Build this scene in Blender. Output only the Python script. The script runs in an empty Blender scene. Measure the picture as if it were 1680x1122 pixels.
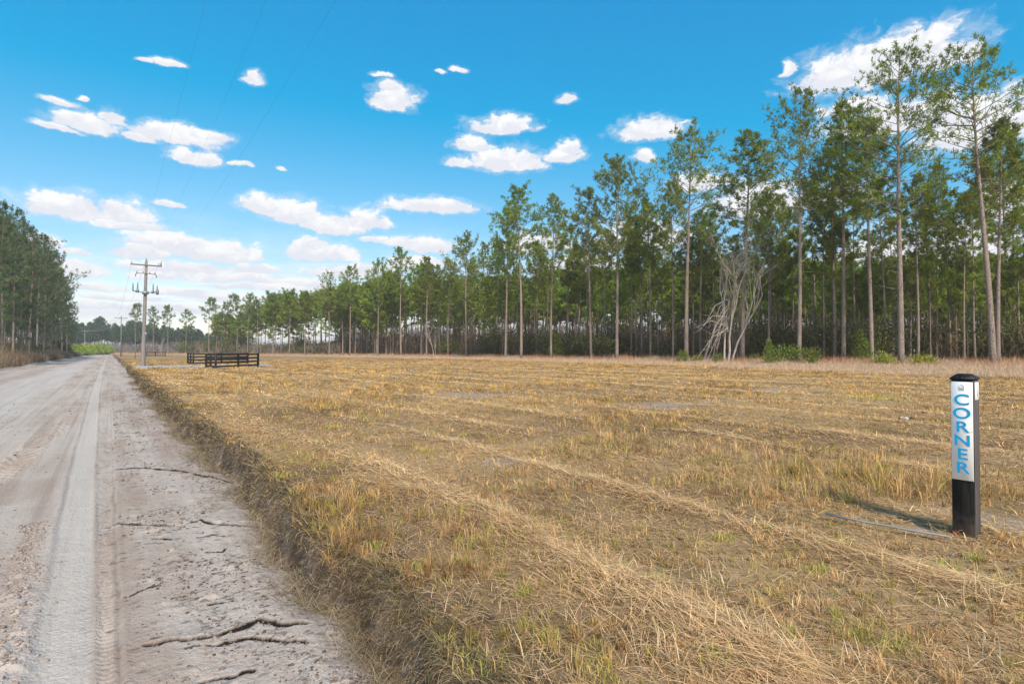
import bpy, math, random
import numpy as np
from mathutils import Vector, Matrix

rng = np.random.default_rng(7)
random.seed(7)
scene = bpy.context.scene
COL = scene.collection
PI = math.pi

# ------------------------------------------------------------------ camera
FPX = 900.0            # focal length in pixels of a 1680 px wide frame
HC = 1.42              # eye height over the field
PITCH = math.atan(15.0 / FPX)
cam_d = bpy.data.cameras.new("camera")
cam = bpy.data.objects.new("camera", cam_d)
COL.objects.link(cam)
cam_d.sensor_width = 36.0
cam_d.lens = 36.0 * FPX / 1680.0
cam_d.clip_start = 0.05
cam_d.clip_end = 6000.0
cam.location = (0, 0, HC)
cam.rotation_euler = (PI / 2 + PITCH, 0, 0)
scene.camera = cam


def ray(px, py):
    """direction (x, y, z) with y = 1 through a point of the photograph"""
    cx, cy = (px - 840) / FPX, (561 - py) / FPX
    y = math.cos(PITCH) - cy * math.sin(PITCH)
    z = math.sin(PITCH) + cy * math.cos(PITCH)
    return cx / y, 1.0, z / y


def gp(px, py, z=0.0):
    r = ray(px, py)
    t = (z - HC) / r[2]
    return r[0] * t, t


def at(px, Y):
    return (px - 840) / FPX * Y


# road frame: u runs along the road, v to the right of it
UX, UY, VX, VY = -0.592, 0.806, 0.806, 0.592


def bend(u):
    return -np.maximum(0, np.asarray(u, float) - 285.0) ** 2 / 420.0


def W(u, v, b=True):
    vv = v + (bend(u) if b else 0)
    return UX * u + VX * vv, UY * u + VY * vv


def UV(x, y):
    return UX * x + UY * y, VX * x + VY * y


# ------------------------------------------------------------------ noise
def _h(ix, iy, s):
    n = (ix.astype(np.int64) * 374761393 + iy.astype(np.int64) * 668265263 + s * 982451653) & 0x7FFFFFFF
    n = ((n ^ (n >> 13)) * 1274126177) & 0x7FFFFFFF
    n = n ^ (n >> 16)
    return (n & 0xFFFF) / 65535.0


def vn(x, y, s=0):
    x = np.asarray(x, float); y = np.asarray(y, float)
    ix, iy = np.floor(x), np.floor(y)
    fx, fy = x - ix, y - iy
    fx = fx * fx * (3 - 2 * fx); fy = fy * fy * (3 - 2 * fy)
    a, b = _h(ix, iy, s), _h(ix + 1, iy, s)
    c, d = _h(ix, iy + 1, s), _h(ix + 1, iy + 1, s)
    return (a + (b - a) * fx) * (1 - fy) + (c + (d - c) * fx) * fy


def fbm(x, y, s=0, o=4):
    r, a, t = 0, 1.0, 0
    for k in range(o):
        r = r + a * vn(np.asarray(x) * 2 ** k + 17.3 * k, np.asarray(y) * 2 ** k - 9.1 * k, s + k)
        t += a; a *= 0.5
    return r / t


def sst(a, b, x):
    t = np.clip((x - a) / (b - a), 0, 1)
    return t * t * (3 - 2 * t)


# ------------------------------------------------------------------ mesh helpers
def mesh_np(name, V, T=None, Q=None, col=None, uv=None, smooth=False):
    V = np.asarray(V, np.float32).reshape(-1, 3)
    me = bpy.data.meshes.new(name)
    me.vertices.add(len(V)); me.vertices.foreach_set("co", V.ravel())
    parts, starts, n = [], [], 0
    if Q is not None and len(Q):
        Q = np.asarray(Q, np.int32); parts.append(Q.ravel())
        starts.append(np.arange(len(Q)) * 4); n = Q.size
    if T is not None and len(T):
        T = np.asarray(T, np.int32); parts.append(T.ravel())
        starts.append(n + np.arange(len(T)) * 3)
    L = np.concatenate(parts).astype(np.int32); S = np.concatenate(starts).astype(np.int32)
    me.loops.add(len(L)); me.loops.foreach_set("vertex_index", L)
    me.polygons.add(len(S)); me.polygons.foreach_set("loop_start", S)
    me.update(calc_edges=True)
    if smooth:
        me.polygons.foreach_set("use_smooth", np.ones(len(S), bool))
    if col is not None:
        a = me.color_attributes.new("col", "FLOAT_COLOR", "POINT")
        c = np.ones((len(V), 4), np.float32); c[:, :3] = col
        a.data.foreach_set("color", c.ravel())
    if uv is not None:
        l = me.uv_layers.new(name="uv")
        l.data.foreach_set("uv", np.asarray(uv, np.float32)[L].ravel())
    me.validate()
    return me


def link(name, me, mat=None, parent=None):
    o = bpy.data.objects.new(name, me)
    COL.objects.link(o)
    if mat and not me.materials:
        me.materials.append(mat)
    if parent:
        o.parent = parent
    return o


def tag(o, label=None, cat=None, group=None, kind=None):
    if label: o["label"] = label
    if cat: o["category"] = cat
    if group: o["group"] = group
    if kind: o["kind"] = kind
    return o


def empty(name, loc=(0, 0, 0), rz=0):
    o = bpy.data.objects.new(name, None)
    o.empty_display_size = 0.3
    COL.objects.link(o)
    o.location = loc; o.rotation_euler = (0, 0, rz)
    return o


class MB:
    """collects tubes, boxes and the like into one mesh"""
    def __init__(s): s.V, s.Q, s.T, s.C, s.n = [], [], [], [], 0

    def add(s, V, Q=None, T=None, col=(1, 1, 1)):
        V = np.asarray(V, float).reshape(-1, 3)
        if Q is not None and len(Q): s.Q.append(np.asarray(Q) + s.n)
        if T is not None and len(T): s.T.append(np.asarray(T) + s.n)
        s.V.append(V); s.C.append(np.broadcast_to(np.asarray(col, float), V.shape)); s.n += len(V)

    def tube(s, P, R, n=8, col=(1, 1, 1), cap=True):
        P = np.asarray(P, float); k = len(P)
        R = np.broadcast_to(np.asarray(R, float), (k,))
        D = np.gradient(P, axis=0); D /= np.linalg.norm(D, axis=1)[:, None] + 1e-9
        ref = np.array([0.31, 0.95, 0.05]) if abs(D[0][2]) > 0.7 else np.array([0, 0, 1.0])
        A = np.cross(D, ref); A /= np.linalg.norm(A, axis=1)[:, None] + 1e-9
        B = np.cross(D, A)
        t = np.arange(n) * 2 * PI / n
        V = P[:, None] + R[:, None, None] * (A[:, None] * np.cos(t)[None, :, None] + B[:, None] * np.sin(t)[None, :, None])
        i = np.arange(k - 1)[:, None] * n; j = np.arange(n)[None]
        j2 = (j + 1) % n
        Q = np.stack([i + j, i + j2, i + n + j2, i + n + j], -1).reshape(-1, 4)
        V = V.reshape(-1, 3); T = []
        if cap:
            V = np.vstack([V, P[0], P[-1]]); m = k * n
            for a in range(n):
                T.append((a, m, (a + 1) % n)); T.append(((k - 1) * n + a, (k - 1) * n + (a + 1) % n, m + 1))
        s.add(V, Q, T, col)

    def box(s, c, d, ax=None, col=(1, 1, 1), bev=0.0):
        """c centre, d full sizes, ax optional 3 axes rows; bevelled edges along the axes when bev > 0"""
        ax = np.eye(3) if ax is None else np.asarray(ax, float)
        hx, hy, hz = np.asarray(d, float) / 2
        if bev <= 0:
            L = np.array([(x, y, z) for z in (-hz, hz) for y in (-hy, hy) for x in (-hx, hx)])
            Q = [(0, 2, 3, 1), (4, 5, 7, 6), (0, 1, 5, 4), (2, 6, 7, 3), (0, 4, 6, 2), (1, 3, 7, 5)]
            s.add(np.asarray(c) + L @ ax, Q, None, col); return
        b = bev
        def ring(x, y, z):
            return [(-x + b, -y, z), (x - b, -y, z), (x, -y + b, z), (x, y - b, z), (x - b, y, z), (-x + b, y, z), (-x, y - b, z), (-x, -y + b, z)]
        L = ring(hx - b, hy - b, -hz) + ring(hx, hy, -hz + b) + ring(hx, hy, hz - b) + ring(hx - b, hy - b, hz)
        L = np.array(L); Q = []
        for k in range(3):
            for i in range(8):
                j = (i + 1) % 8
                Q.append((k * 8 + i, k * 8 + j, k * 8 + 8 + j, k * 8 + 8 + i))
        T = []
        for i in range(1, 7):
            T.append((0, i + 1, i)); T.append((24, 24 + i, 24 + i + 1))
        s.add(np.asarray(c) + L @ ax, Q, T, col)

    def build(s, name, mat, parent=None, smooth=False, usecol=False):
        V = np.vstack(s.V)
        me = mesh_np(name, V, np.vstack(s.T) if s.T else None, np.vstack(s.Q) if s.Q else None,
                     col=np.vstack(s.C) if usecol else None, smooth=smooth)
        me.materials.append(mat)
        return link(name, me, None, parent)

    def mesh(s, name, mat, smooth=False):
        V = np.vstack(s.V)
        me = mesh_np(name, V, np.vstack(s.T) if s.T else None, np.vstack(s.Q) if s.Q else None,
                     col=np.vstack(s.C), smooth=smooth)
        me.materials.append(mat)
        return me


# ------------------------------------------------------------------ materials
def nt(name):
    m = bpy.data.materials.new(name); m.use_nodes = True
    t = m.node_tree; t.nodes.clear()
    return m, t


class N:
    def __init__(s, t): s.t = t

    def __call__(s, typ, ins=None, **kw):
        n = s.t.nodes.new(typ)
        for k, v in kw.items(): setattr(n, k, v)
        for k, v in (ins or {}).items():
            sock = n.inputs[k]
            if isinstance(v, bpy.types.NodeSocket): s.t.links.new(v, sock)
            else: sock.default_value = v
        return n

    def math(s, op, a, b=0.0, c=0.0, clamp=False):
        return s("ShaderNodeMath", {0: a, 1: b, 2: c}, operation=op, use_clamp=clamp).outputs[0]

    def vmath(s, op, a, b=(0, 0, 0), c=(0, 0, 0)):
        n = s("ShaderNodeVectorMath", {0: a, 1: b, 2: c}, operation=op)
        return n.outputs[1] if op in ("LENGTH", "DOT_PRODUCT") else n.outputs[0]

    def mix(s, f, a, b, mode="MIX"):
        n = s("ShaderNodeMix", data_type="RGBA", blend_type=mode)
        for i, v in ((0, f), (6, a), (7, b)):
            if isinstance(v, bpy.types.NodeSocket): s.t.links.new(v, n.inputs[i])
            else: n.inputs[i].default_value = v if i == 0 or len(v) == 4 else (*v, 1)
        return n.outputs[2]

    def noise(s, vec, scale, detail=3, rough=0.55, dist=0.0, out=0):
        return s("ShaderNodeTexNoise", {"Vector": vec, "Scale": scale, "Detail": detail, "Roughness": rough, "Distortion": dist}).outputs[out]

    def ramp(s, f, a, b, smooth=True):
        return s("ShaderNodeMapRange", {0: f, 1: a, 2: b, 3: 0.0, 4: 1.0}, interpolation_type="SMOOTHSTEP" if smooth else "LINEAR").outputs[0]


def out(t, sh):
    o = t.nodes.new("ShaderNodeOutputMaterial"); t.links.new(sh, o.inputs[0])


def mat_leafy(name, rough=0.65, trans=0.3, spec=0.2, gain=1.0):
    """colour from the mesh's own per-leaf colour, with some light let through"""
    m, t = nt(name); n = N(t)
    a = n("ShaderNodeAttribute", attribute_name="col").outputs[0]
    oi = n("ShaderNodeObjectInfo")
    r = n("ShaderNodeHueSaturation", {"Hue": n.math("MULTIPLY_ADD", oi.outputs["Random"], 0.03, 0.485),
                                       "Saturation": 1.0, "Value": n.math("MULTIPLY_ADD", oi.outputs["Random"], 0.35 * gain, 0.83 * gain), "Color": a}).outputs[0]
    p = n("ShaderNodeBsdfPrincipled", {"Base Color": r, "Roughness": rough, "Specular IOR Level": spec}).outputs[0]
    tr = n("ShaderNodeBsdfTranslucent", {"Color": r}).outputs[0]
    out(t, n("ShaderNodeMixShader", {0: trans, 1: p, 2: tr}).outputs[0])
    return m


def mat_bark(name, c1, c2, c3, zs=0.25, scale=14.0):
    m, t = nt(name); n = N(t)
    g = n("ShaderNodeTexCoord").outputs["Object"]
    v = n.vmath("MULTIPLY", g, (1, 1, zs))
    vo = n("ShaderNodeTexVoronoi", {"Vector": v, "Scale": scale}, feature="DISTANCE_TO_EDGE").outputs[0]
    f = n.noise(v, scale * 1.7, 5, 0.65)
    big = n.noise(g, 0.9, 2)
    c = n.mix(n.ramp(f, 0.3, 0.7), c1, c2)
    c = n.mix(n.ramp(vo, 0.09, 0.0), c, c3)
    c = n.mix(n.math("MULTIPLY", n.ramp(big, 0.45, 0.7), 0.45), c, tuple(x * 1.35 for x in c2))
    b = n("ShaderNodeBump", {"Strength": 0.8, "Distance": 0.03, "Height": n.math("ADD", n.ramp(vo, 0, 0.12), f)}).outputs[0]
    p = n("ShaderNodeBsdfPrincipled", {"Base Color": c, "Roughness": 0.9, "Normal": b, "Specular IOR Level": 0.15}).outputs[0]
    out(t, p); return m


def mat_wood(name, c1, c2, rough=0.75, axis=2, spec=0.3, dust=0.0):
    m, t = nt(name); n = N(t)
    g = n("ShaderNodeTexCoord").outputs["Object"]
    s = [22, 22, 22]; s[axis] = 1.6
    v = n.vmath("MULTIPLY", g, tuple(s))
    f = n.noise(v, 1.6, 6, 0.6, 1.2)
    f2 = n.noise(v, 9.0, 3, 0.6)
    c = n.mix(n.ramp(f, 0.35, 0.68), c1, c2)
    c = n.mix(n.math("MULTIPLY", n.ramp(f2, 0.5, 0.75), 0.5), c, tuple(x * 0.45 for x in c1))
    if dust:     # splashed soil and fading low on the post
        z = n("ShaderNodeSeparateXYZ", {0: g}).outputs[2]
        dn = n.noise(g, 18.0, 5, 0.7)
        c = n.mix(n.math("MULTIPLY", n.ramp(n.math("ADD", z, n.math("MULTIPLY", dn, 0.35)), 0.42, 0.15), dust), c, (0.16, 0.13, 0.11))
        c = n.mix(n.math("MULTIPLY", n.ramp(n.noise(v, 3.0, 4, 0.7), 0.55, 0.75), 0.25), c, (0.06, 0.055, 0.052))
    b = n("ShaderNodeBump", {"Strength": 0.5, "Distance": 0.004, "Height": f}).outputs[0]
    out(t, n("ShaderNodeBsdfPrincipled", {"Base Color": c, "Roughness": rough, "Normal": b, "Specular IOR Level": spec}).outputs[0])
    return m


def mat_plain(name, c, rough=0.5, metal=0.0, var=0.12):
    m, t = nt(name); n = N(t)
    g = n("ShaderNodeTexCoord").outputs["Object"]
    f = n.noise(g, 9.0, 5, 0.65)
    cc = n.mix(n.ramp(f, 0.3, 0.75), c, tuple(x * (1 - 2 * var) for x in c))
    out(t, n("ShaderNodeBsdfPrincipled", {"Base Color": cc, "Roughness": rough, "Metallic": metal}).outputs[0])
    return m


M = {}
M["needles"] = mat_leafy("pine_needles", 0.6, 0.35, 0.12)
M["grass"] = mat_leafy("dry_grass", 0.7, 0.28, 0.2)
M["leaf"] = mat_leafy("shrub_leaves", 0.5, 0.35, 0.3)
M["twig"] = mat_leafy("bare_twigs", 0.85, 0.0, 0.1)
M["bark"] = mat_bark("pine_bark", (0.40, 0.32, 0.265), (0.29, 0.22, 0.18), (0.10, 0.075, 0.06))
M["palebark"] = mat_bark("pale_bark", (0.58, 0.50, 0.42), (0.46, 0.39, 0.33), (0.26, 0.22, 0.18), 0.4, 9)
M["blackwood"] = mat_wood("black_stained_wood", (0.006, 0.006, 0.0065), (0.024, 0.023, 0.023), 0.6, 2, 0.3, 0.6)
M["sidewood"] = mat_wood("lighter_post_stain", (0.075, 0.062, 0.060), (0.115, 0.098, 0.098), 0.8, 2)
M["blackrail"] = mat_wood("black_painted_board", (0.008, 0.008, 0.009), (0.022, 0.021, 0.023), 0.55, 0)
M["polewood"] = mat_wood("weathered_pole_wood", (0.27, 0.24, 0.22), (0.17, 0.148, 0.132), 0.85, 2)
M["armwood"] = mat_wood("weathered_arm_wood", (0.22, 0.22, 0.2), (0.15, 0.15, 0.14), 0.85, 0)  # this side face gets a lighter stain than the rest
M["stake"] = mat_wood("weathered_stake_wood", (0.34, 0.32, 0.295), (0.20, 0.185, 0.165), 0.85, 0)
M["white"] = mat_plain("white_sheet", (0.92, 0.90, 0.87), 0.35, 0, 0.02)
M["blue"] = mat_plain("blue_lettering", (0.0, 0.42, 0.80), 0.4, 0, 0.03)
M["ltblue"] = mat_plain("pale_blue_print", (0.25, 0.45, 0.75), 0.4, 0, 0.03)
M["emblem"] = mat_plain("grey_print", (0.55, 0.55, 0.55), 0.5, 0, 0.05)
M["metal"] = mat_plain("galvanised_metal", (0.20, 0.22, 0.23), 0.5, 0.5)
M["porc"] = mat_plain("grey_insulator_glaze", (0.16, 0.18, 0.19), 0.3)
M["wire"] = mat_plain("aluminium_wire", (0.10, 0.10, 0.10), 0.5, 0.3)
M["lwire"] = mat_plain("bright_aluminium_wire", (0.6, 0.6, 0.6), 0.4, 0.3)
M["orange"] = mat_plain("orange_ribbon", (0.50, 0.11, 0.04), 0.6)
M["litter"] = mat_plain("clear_white_plastic", (0.50, 0.49, 0.48), 0.3)
M["stone"] = mat_plain("pale_stone", (0.55, 0.48, 0.42), 0.8)


def mat_sand():
    m, t = nt("packed_sandy_dirt"); n = N(t)
    uv = n("ShaderNodeUVMap", uv_map="uv").outputs[0]
    sx = n("ShaderNodeSeparateXYZ", {0: uv}); U, V = sx.outputs[0], sx.outputs[1]
    st = n.vmath("MULTIPLY", uv, (0.06, 1.0, 1))
    a = n.noise(st, 1.6, 5, 0.6)
    b = n.noise(uv, 0.9, 5, 0.6)
    fine = n.noise(uv, 38.0, 4, 0.65)
    c = n.mix(n.ramp(a, 0.36, 0.62), (0.34, 0.255, 0.20), (0.465, 0.385, 0.325))
    c = n.mix(n.math("MULTIPLY", n.ramp(b, 0.42, 0.70), 0.6), c, (0.50, 0.43, 0.375))
    # compacted pale wheel path far side
    vo = n.math("ADD", V, n.math("MULTIPLY", n.math("SUBTRACT", n.noise(n.vmath("MULTIPLY", uv, (0.25, 0.3, 1)), 1.0, 3), 0.5), 1.0))
    pale = n.math("MULTIPLY", n.ramp(vo, -4.1, -3.5), n.ramp(vo, -1.5, -2.3))
    c = n.mix(n.math("MULTIPLY", pale, 0.6), c, (0.51, 0.46, 0.415))
    rust = n.math("MULTIPLY", n.ramp(vo, -5.0, -4.7), n.ramp(vo, -4.1, -4.5))
    c = n.mix(n.math("MULTIPLY", rust, 0.6), c, (0.34, 0.265, 0.225))
    ln_ = n.noise(n.vmath("MULTIPLY", uv, (0.05, 7.0, 1)), 1.0, 4, 0.7)
    c = n.mix(n.math("MULTIPLY", n.math("MULTIPLY", n.ramp(ln_, 0.50, 0.66), n.ramp(V, 0.3, -0.3)), 0.55), c, (0.30, 0.225, 0.175))
    # damp / gritty shoulder
    sh = n.ramp(V, 0.75, 1.35)
    g2 = n.noise(uv, 5.0, 6, 0.7)
    c = n.mix(n.math("MULTIPLY", n.math("MULTIPLY", sh, n.ramp(g2, 0.42, 0.6)), 0.7), c, (0.20, 0.145, 0.105))
    # the smooth fresh tyre stripe is stored as mesh colour
    at_ = n("ShaderNodeAttribute", attribute_name="col").outputs[0]
    sp = n("ShaderNodeSeparateColor", {0: at_})
    c = n.mix(n.math("MULTIPLY", sp.outputs[0], 0.7), c, (0.52, 0.46, 0.40))
    soil = n.mix(n.ramp(n.noise(uv, 4.0, 5, 0.7), 0.35, 0.65), (0.20, 0.12, 0.065), (0.38, 0.25, 0.14))
    c = n.mix(sp.outputs[2], c, soil)
    # grit specks
    vo2 = n("ShaderNodeTexVoronoi", {"Vector": n.vmath("MULTIPLY", uv, (1, 0.55, 1)), "Scale": 17.0, "Randomness": 1.0})
    k = n.math("MULTIPLY", n.ramp(vo2.outputs["Distance"], 0.34, 0.18), n.ramp(n.noise(uv, 2.2, 4, 0.7), 0.42, 0.58))
    k = n.math("MULTIPLY", k, n.math("SUBTRACT", 1.0, sp.outputs[0]))
    k = n.math("MULTIPLY", k, n.ramp(V, -1.0, 0.3))
    c = n.mix(n.math("MULTIPLY", k, 0.8), c, (0.13, 0.10, 0.085))
    c = n.mix(n.math("MULTIPLY", n.ramp(fine, 0.50, 0.72), 0.35), c, (0.26, 0.21, 0.18))
    c = n.mix(n.ramp(n.math("ADD", sp.outputs[1], n.math("MULTIPLY", n.math("SUBTRACT", g2, 0.5), 0.7)), 0.06, 0.62, False), c, (0.020, 0.014, 0.010))  # near-black for painted crack and tread shade; also darkens the bank's earth
    hgt = n.math("ADD", n.math("MULTIPLY", fine, 0.6), n.math("MULTIPLY", g2, 1.0))
    hgt = n.math("ADD", hgt, n.math("MULTIPLY", a, 1.2))
    bp = n("ShaderNodeBump", {"Strength": 0.9, "Distance": 0.03, "Height": hgt}).outputs[0]
    out(t, n("ShaderNodeBsdfPrincipled", {"Base Color": c, "Roughness": 0.92, "Normal": bp, "Specular IOR Level": 0.1}).outputs[0])
    return m


def mat_field():
    m, t = nt("thatch_covered_soil"); n = N(t)
    uv = n("ShaderNodeUVMap", uv_map="uv").outputs[0]
    sx = n("ShaderNodeSeparateXYZ", {0: uv}); U, V = sx.outputs[0], sx.outputs[1]
    st = n.vmath("MULTIPLY", uv, (0.22, 1.0, 1))
    a = n.noise(st, 0.8, 6, 0.65)
    b = n.noise(uv, 0.18, 4, 0.6)
    f = n.noise(n.vmath("MULTIPLY", uv, (0.5, 1, 1)), 14.0, 6, 0.75)
    c = n.mix(n.ramp(a, 0.35, 0.65), (0.155, 0.098, 0.052), (0.36, 0.235, 0.125))
    c = n.mix(n.math("MULTIPLY", n.ramp(b, 0.4, 0.62), 0.6), c, (0.50, 0.335, 0.16))
    c = n.mix(n.math("MULTIPLY", n.ramp(f, 0.52, 0.68), 0.65), c, (0.12, 0.075, 0.04))
    sp = n("ShaderNodeSeparateColor", {0: n("ShaderNodeAttribute", attribute_name="col").outputs[0]})
    c = n.mix(sp.outputs[0], c, (0.34, 0.265, 0.205))      # bare grey sand
    c = n.mix(sp.outputs[1], c, (0.13, 0.09, 0.06))     # earth of the cut bank
    c = n.mix(sp.outputs[2], c, (0.105, 0.07, 0.045))     # needle litter under the trees
    bp = n("ShaderNodeBump", {"Strength": 0.8, "Distance": 0.05, "Height": n.math("ADD", f, a)}).outputs[0]
    out(t, n("ShaderNodeBsdfPrincipled", {"Base Color": c, "Roughness": 0.95, "Normal": bp, "Specular IOR Level": 0.05}).outputs[0])
    return m


M["sand"] = mat_sand()
M["field"] = mat_field()


def mat_gravel():
    m, t = nt("grey_gravel"); n = N(t)
    g = n("ShaderNodeTexCoord").outputs["Object"]
    v = n("ShaderNodeTexVoronoi", {"Vector": g, "Scale": 26.0})
    c = n.mix(n("ShaderNodeSeparateColor", {0: v.outputs["Color"]}).outputs[0], (0.26, 0.26, 0.265), (0.46, 0.46, 0.47))
    bp = n("ShaderNodeBump", {"Strength": 1.0, "Distance": 0.02, "Height": v.outputs["Distance"]}).outputs[0]
    out(t, n("ShaderNodeBsdfPrincipled", {"Base Color": c, "Roughness": 0.9, "Normal": bp}).outputs[0])
    return m


M["gravel"] = mat_gravel()

# ------------------------------------------------------------------ terrain
FLP = np.array([-400, 120, 222, 302, 340, 420, 540, 658, 764, 853, 1012, 1125, 1310, 1477, 1630, 1800, 2300], float)
FLY = np.array([330, 310, 240, 215, 200, 182, 150, 125, 108, 90, 73, 63, 52, 45, 42.5, 38, 28], float)


def yfront(px): return np.interp(px, FLP, FLY)


def pxof(x, y): return 840 + FPX * x / np.maximum(y, 0.5)


def vb(u):   # foot of the cut bank
    u = np.asarray(u, float)
    return 1.20 + 0.26 * (vn(u * 0.9, u * 0 + 3.1, 5) - 0.5) + 0.12 * (vn(u * 2.1, u * 0 + 1.1, 9) - 0.5) + 0.24 * (vn(u * 0.33, u * 0 + 8.2, 6) - 0.5) + 0.07 * (vn(u * 3.7, u * 0, 8) - 0.5)


ROADZ = -0.19
CR = [([(192, 858), (235, 862), (290, 862), (330, 853), (350, 857), (388, 861), (440, 856)], 0.030, 0.026),
      ([(238, 1056), (300, 1050), (350, 1042), (395, 1028), (425, 1015), (455, 1021), (500, 1022)], 0.034, 0.026),
      ([(305, 1064), (360, 1054), (412, 1043), (450, 1047), (500, 1050)], 0.022, 0.02),
      ([(190, 770), (235, 768), (290, 771), (335, 779), (380, 784)], 0.022, 0.035),
      ([(232, 843), (258, 836), (285, 831)], 0.016, 0.014),
      ([(205, 978), (240, 965), (268, 955)], 0.018, 0.014),
      ([(340, 905), (365, 905), (372, 900)], 0.016, 0.014),
      ([(345, 990), (370, 987)], 0.016, 0.012), ([(250, 885), (280, 886)], 0.014, 0.012),
      ([(330, 1120), (370, 1110), (415, 1100)], 0.02, 0.016),
      ([(325, 880), (350, 876), (368, 878)], 0.014, 0.014)]
CRUV = []
for pts, dep, wid in CR:
    q = [UV(*gp(px, py, ROADZ)) for px, py in pts]
    CRUV.append((np.array(q), dep, wid))


def stripe_c(u): return np.interp(u, [0, 4, 8, 28, 60, 300], [-.16, -.185, -.265, -.43, -.5, -.5])


def road_h(u, v):
    """height and colour masks of the dirt road at (u, v)"""
    h = ROADZ + 0.035 * (fbm(u * 0.25, v * 0.8, 11, 3) - 0.5) + 0.012 * (fbm(u * 2.2, v * 2.6, 21, 4) - 0.5)
    near = 1 - sst(25, 60, u)
    # long ruts
    h += near * 0.018 * (vn(u * 0.12, v * 5.0, 31) - 0.5) + near * 0.008 * (vn(u * 0.2, v * 17.0, 32) - 0.5)
    # shoulder roughness
    sh = sst(0.05, 0.25, v)
    h += near * sh * (0.014 * (fbm(u * 5, v * 4, 41, 5) - 0.5) + 0.022 * np.maximum(0, fbm(u * 9, v * 7, 45, 3) - 0.62) * 3)
    c = stripe_c(u); hw = 0.125
    d = np.abs(v - c + 0.02 * (vn(u * 2, u * 0, 3) - .5))
    s = 1 - sst(hw - 0.02, hw + 0.012, d)
    h = h * (1 - 0.6 * s) + s * 0.6 * ROADZ - s * 0.011
    h += near * 0.007 * np.exp(-((d - hw - 0.03) / 0.018) ** 2)
    h += near * s * (0.0018 * np.sin(u * 95) * np.sin((v - c) * 160))
    # ribbed tread strip right of the stripe
    ts = sst(c + hw + .015, c + hw + .035, v) * (1 - sst(0.025, 0.045, v))
    rib = np.sin(u * 2 * PI / 0.052 + 1.0 * np.sin(v * 25)) * (0.5 + vn(u * 3, v * 12, 50))
    h += near * ts * (0.0085 * rib - 0.012)
    ts2 = sst(-1.75, -1.70, v + .03 * u) * (1 - sst(-1.45, -1.40, v + .03 * u)) * (1 - sst(14, 22, u))
    h += ts2 * (0.006 * np.sin(u * 2 * PI / 0.07 + 5 * np.sin(v * 30)) * (.4 + vn(u * 2, v * 6, 55)) - .006)
    h += near * -0.013 * np.exp(-((v - 0.05 - 0.02 * vn(u * 2, u * 0, 52)) / 0.014) ** 2) * (0.35 + vn(u * 1.3, u * 0, 51))
    h += near * 0.005 * np.exp(-((v - 0.085) / 0.02) ** 2)
    # lugged tyre print
    lc = np.interp(u, [6, 10, 16, 22], [-1.45, -1.12, -.78, -.72]); q = (v - lc)
    ls = (1 - sst(0.16, 0.22, np.abs(q))) * sst(6, 7.5, u) * (1 - sst(20, 26, u))
    lug = np.clip(np.sin(u * 2 * PI / 0.19 + np.abs(q) * 16 + 0.5 * vn(u, v * 2, 57)) * 2.2, -1, 1)
    h += ls * (0.030 * lug - 0.006) * (0.4 + vn(u * 2, v * 4, 58))
    # heap of clods left of the stripe
    cl = np.exp(-((v + 0.44 + 0.04 * (u - 4) ) / 0.10) ** 2) * (1 - sst(4.0, 7.0, u))
    h += cl * (0.10 * np.maximum(0, fbm(u * 16, v * 16, 61, 4) - 0.40) + 0.012)
    # left verge berm
    h += 0.22 * sst(-6.0, -7.2, v) * (0.6 + 0.8 * vn(u * .6, v, 62))
    dark = ls * 0.34 * np.clip(-lug, 0, 1) + near * ts * 0.16 * np.clip(-rib, 0, 1) + near * 0.16 * np.exp(-((v - 0.05 - 0.02 * vn(u * 2, u * 0, 52)) / 0.012) ** 2) * (0.3 + vn(u * 1.3, u * 0, 51))  # shade of the tyre-print troughs put into the colour mask
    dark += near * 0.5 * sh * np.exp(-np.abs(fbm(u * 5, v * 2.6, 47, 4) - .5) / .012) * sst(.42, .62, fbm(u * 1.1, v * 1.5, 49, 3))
    for q, dep, wid in CRUV:
        sel = (u > q[:, 0].min() - .4) & (u < q[:, 0].max() + .4) & (v > q[:, 1].min() - .2) & (v < q[:, 1].max() + .2)
        if not sel.any(): continue
        uu, vv = u[sel], v[sel]
        uu = uu + 0.07 * (fbm(uu * 14, vv * 14, 71, 4) - .5)
        best = np.full(uu.shape, 9.0); sg = np.zeros(uu.shape)
        for a, b in zip(q[:-1], q[1:]):
            ab = b - a
            t = np.clip(((uu - a[0]) * ab[0] + (vv - a[1]) * ab[1]) / (ab @ ab), 0, 1)
            du, dv = uu - a[0] - t * ab[0], vv - a[1] - t * ab[1]
            dd = np.hypot(du, dv); m = dd < best
            best[m] = dd[m]; sg[m] = du[m]
        w = wid * 0.62 * (0.45 + 1.1 * vn(uu * 9, vv * 9, 73))
        g = np.exp(-(best / w) ** 2)
        hh = h[sel]; hh -= dep * g; hh += dep * 0.10 * np.exp(-((best - 2.2 * w) / (1.2 * w)) ** 2) * (sg > 0)
        h[sel] = hh; dk = dark[sel]; dark[sel] = np.maximum(dk, np.minimum(1, 1.5 * np.exp(-(best / (1.15 * w)) ** 2)) * (1.0 - .35 * vn(uu * 14, vv * 14, 75)))  # crack shade painted by the mask, as the sun shines into the grooves
    # foot and face of the bank
    b = vb(u)
    h -= 0.06 * sst(b - 0.30, b, v) * near
    global SOIL
    SOIL = sst(b + 0.02, b + 0.22, v)
    t = sst(b, b + 0.06 + 0.20 * vn(u * 1.4, u * 0 + .7, 85), v + 0.05 * (fbm(u * 6, v * 6, 81, 3) - .5))
    h = h * (1 - t) + (0.015 + 0.03 * (fbm(u * 3, v * 3, 83, 3) - .5)) * t
    dark = np.maximum(dark, sst(b - 0.10, b + 0.02, v) * (0.22 + .3 * vn(u * 5, v * 9, 86)))
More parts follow.
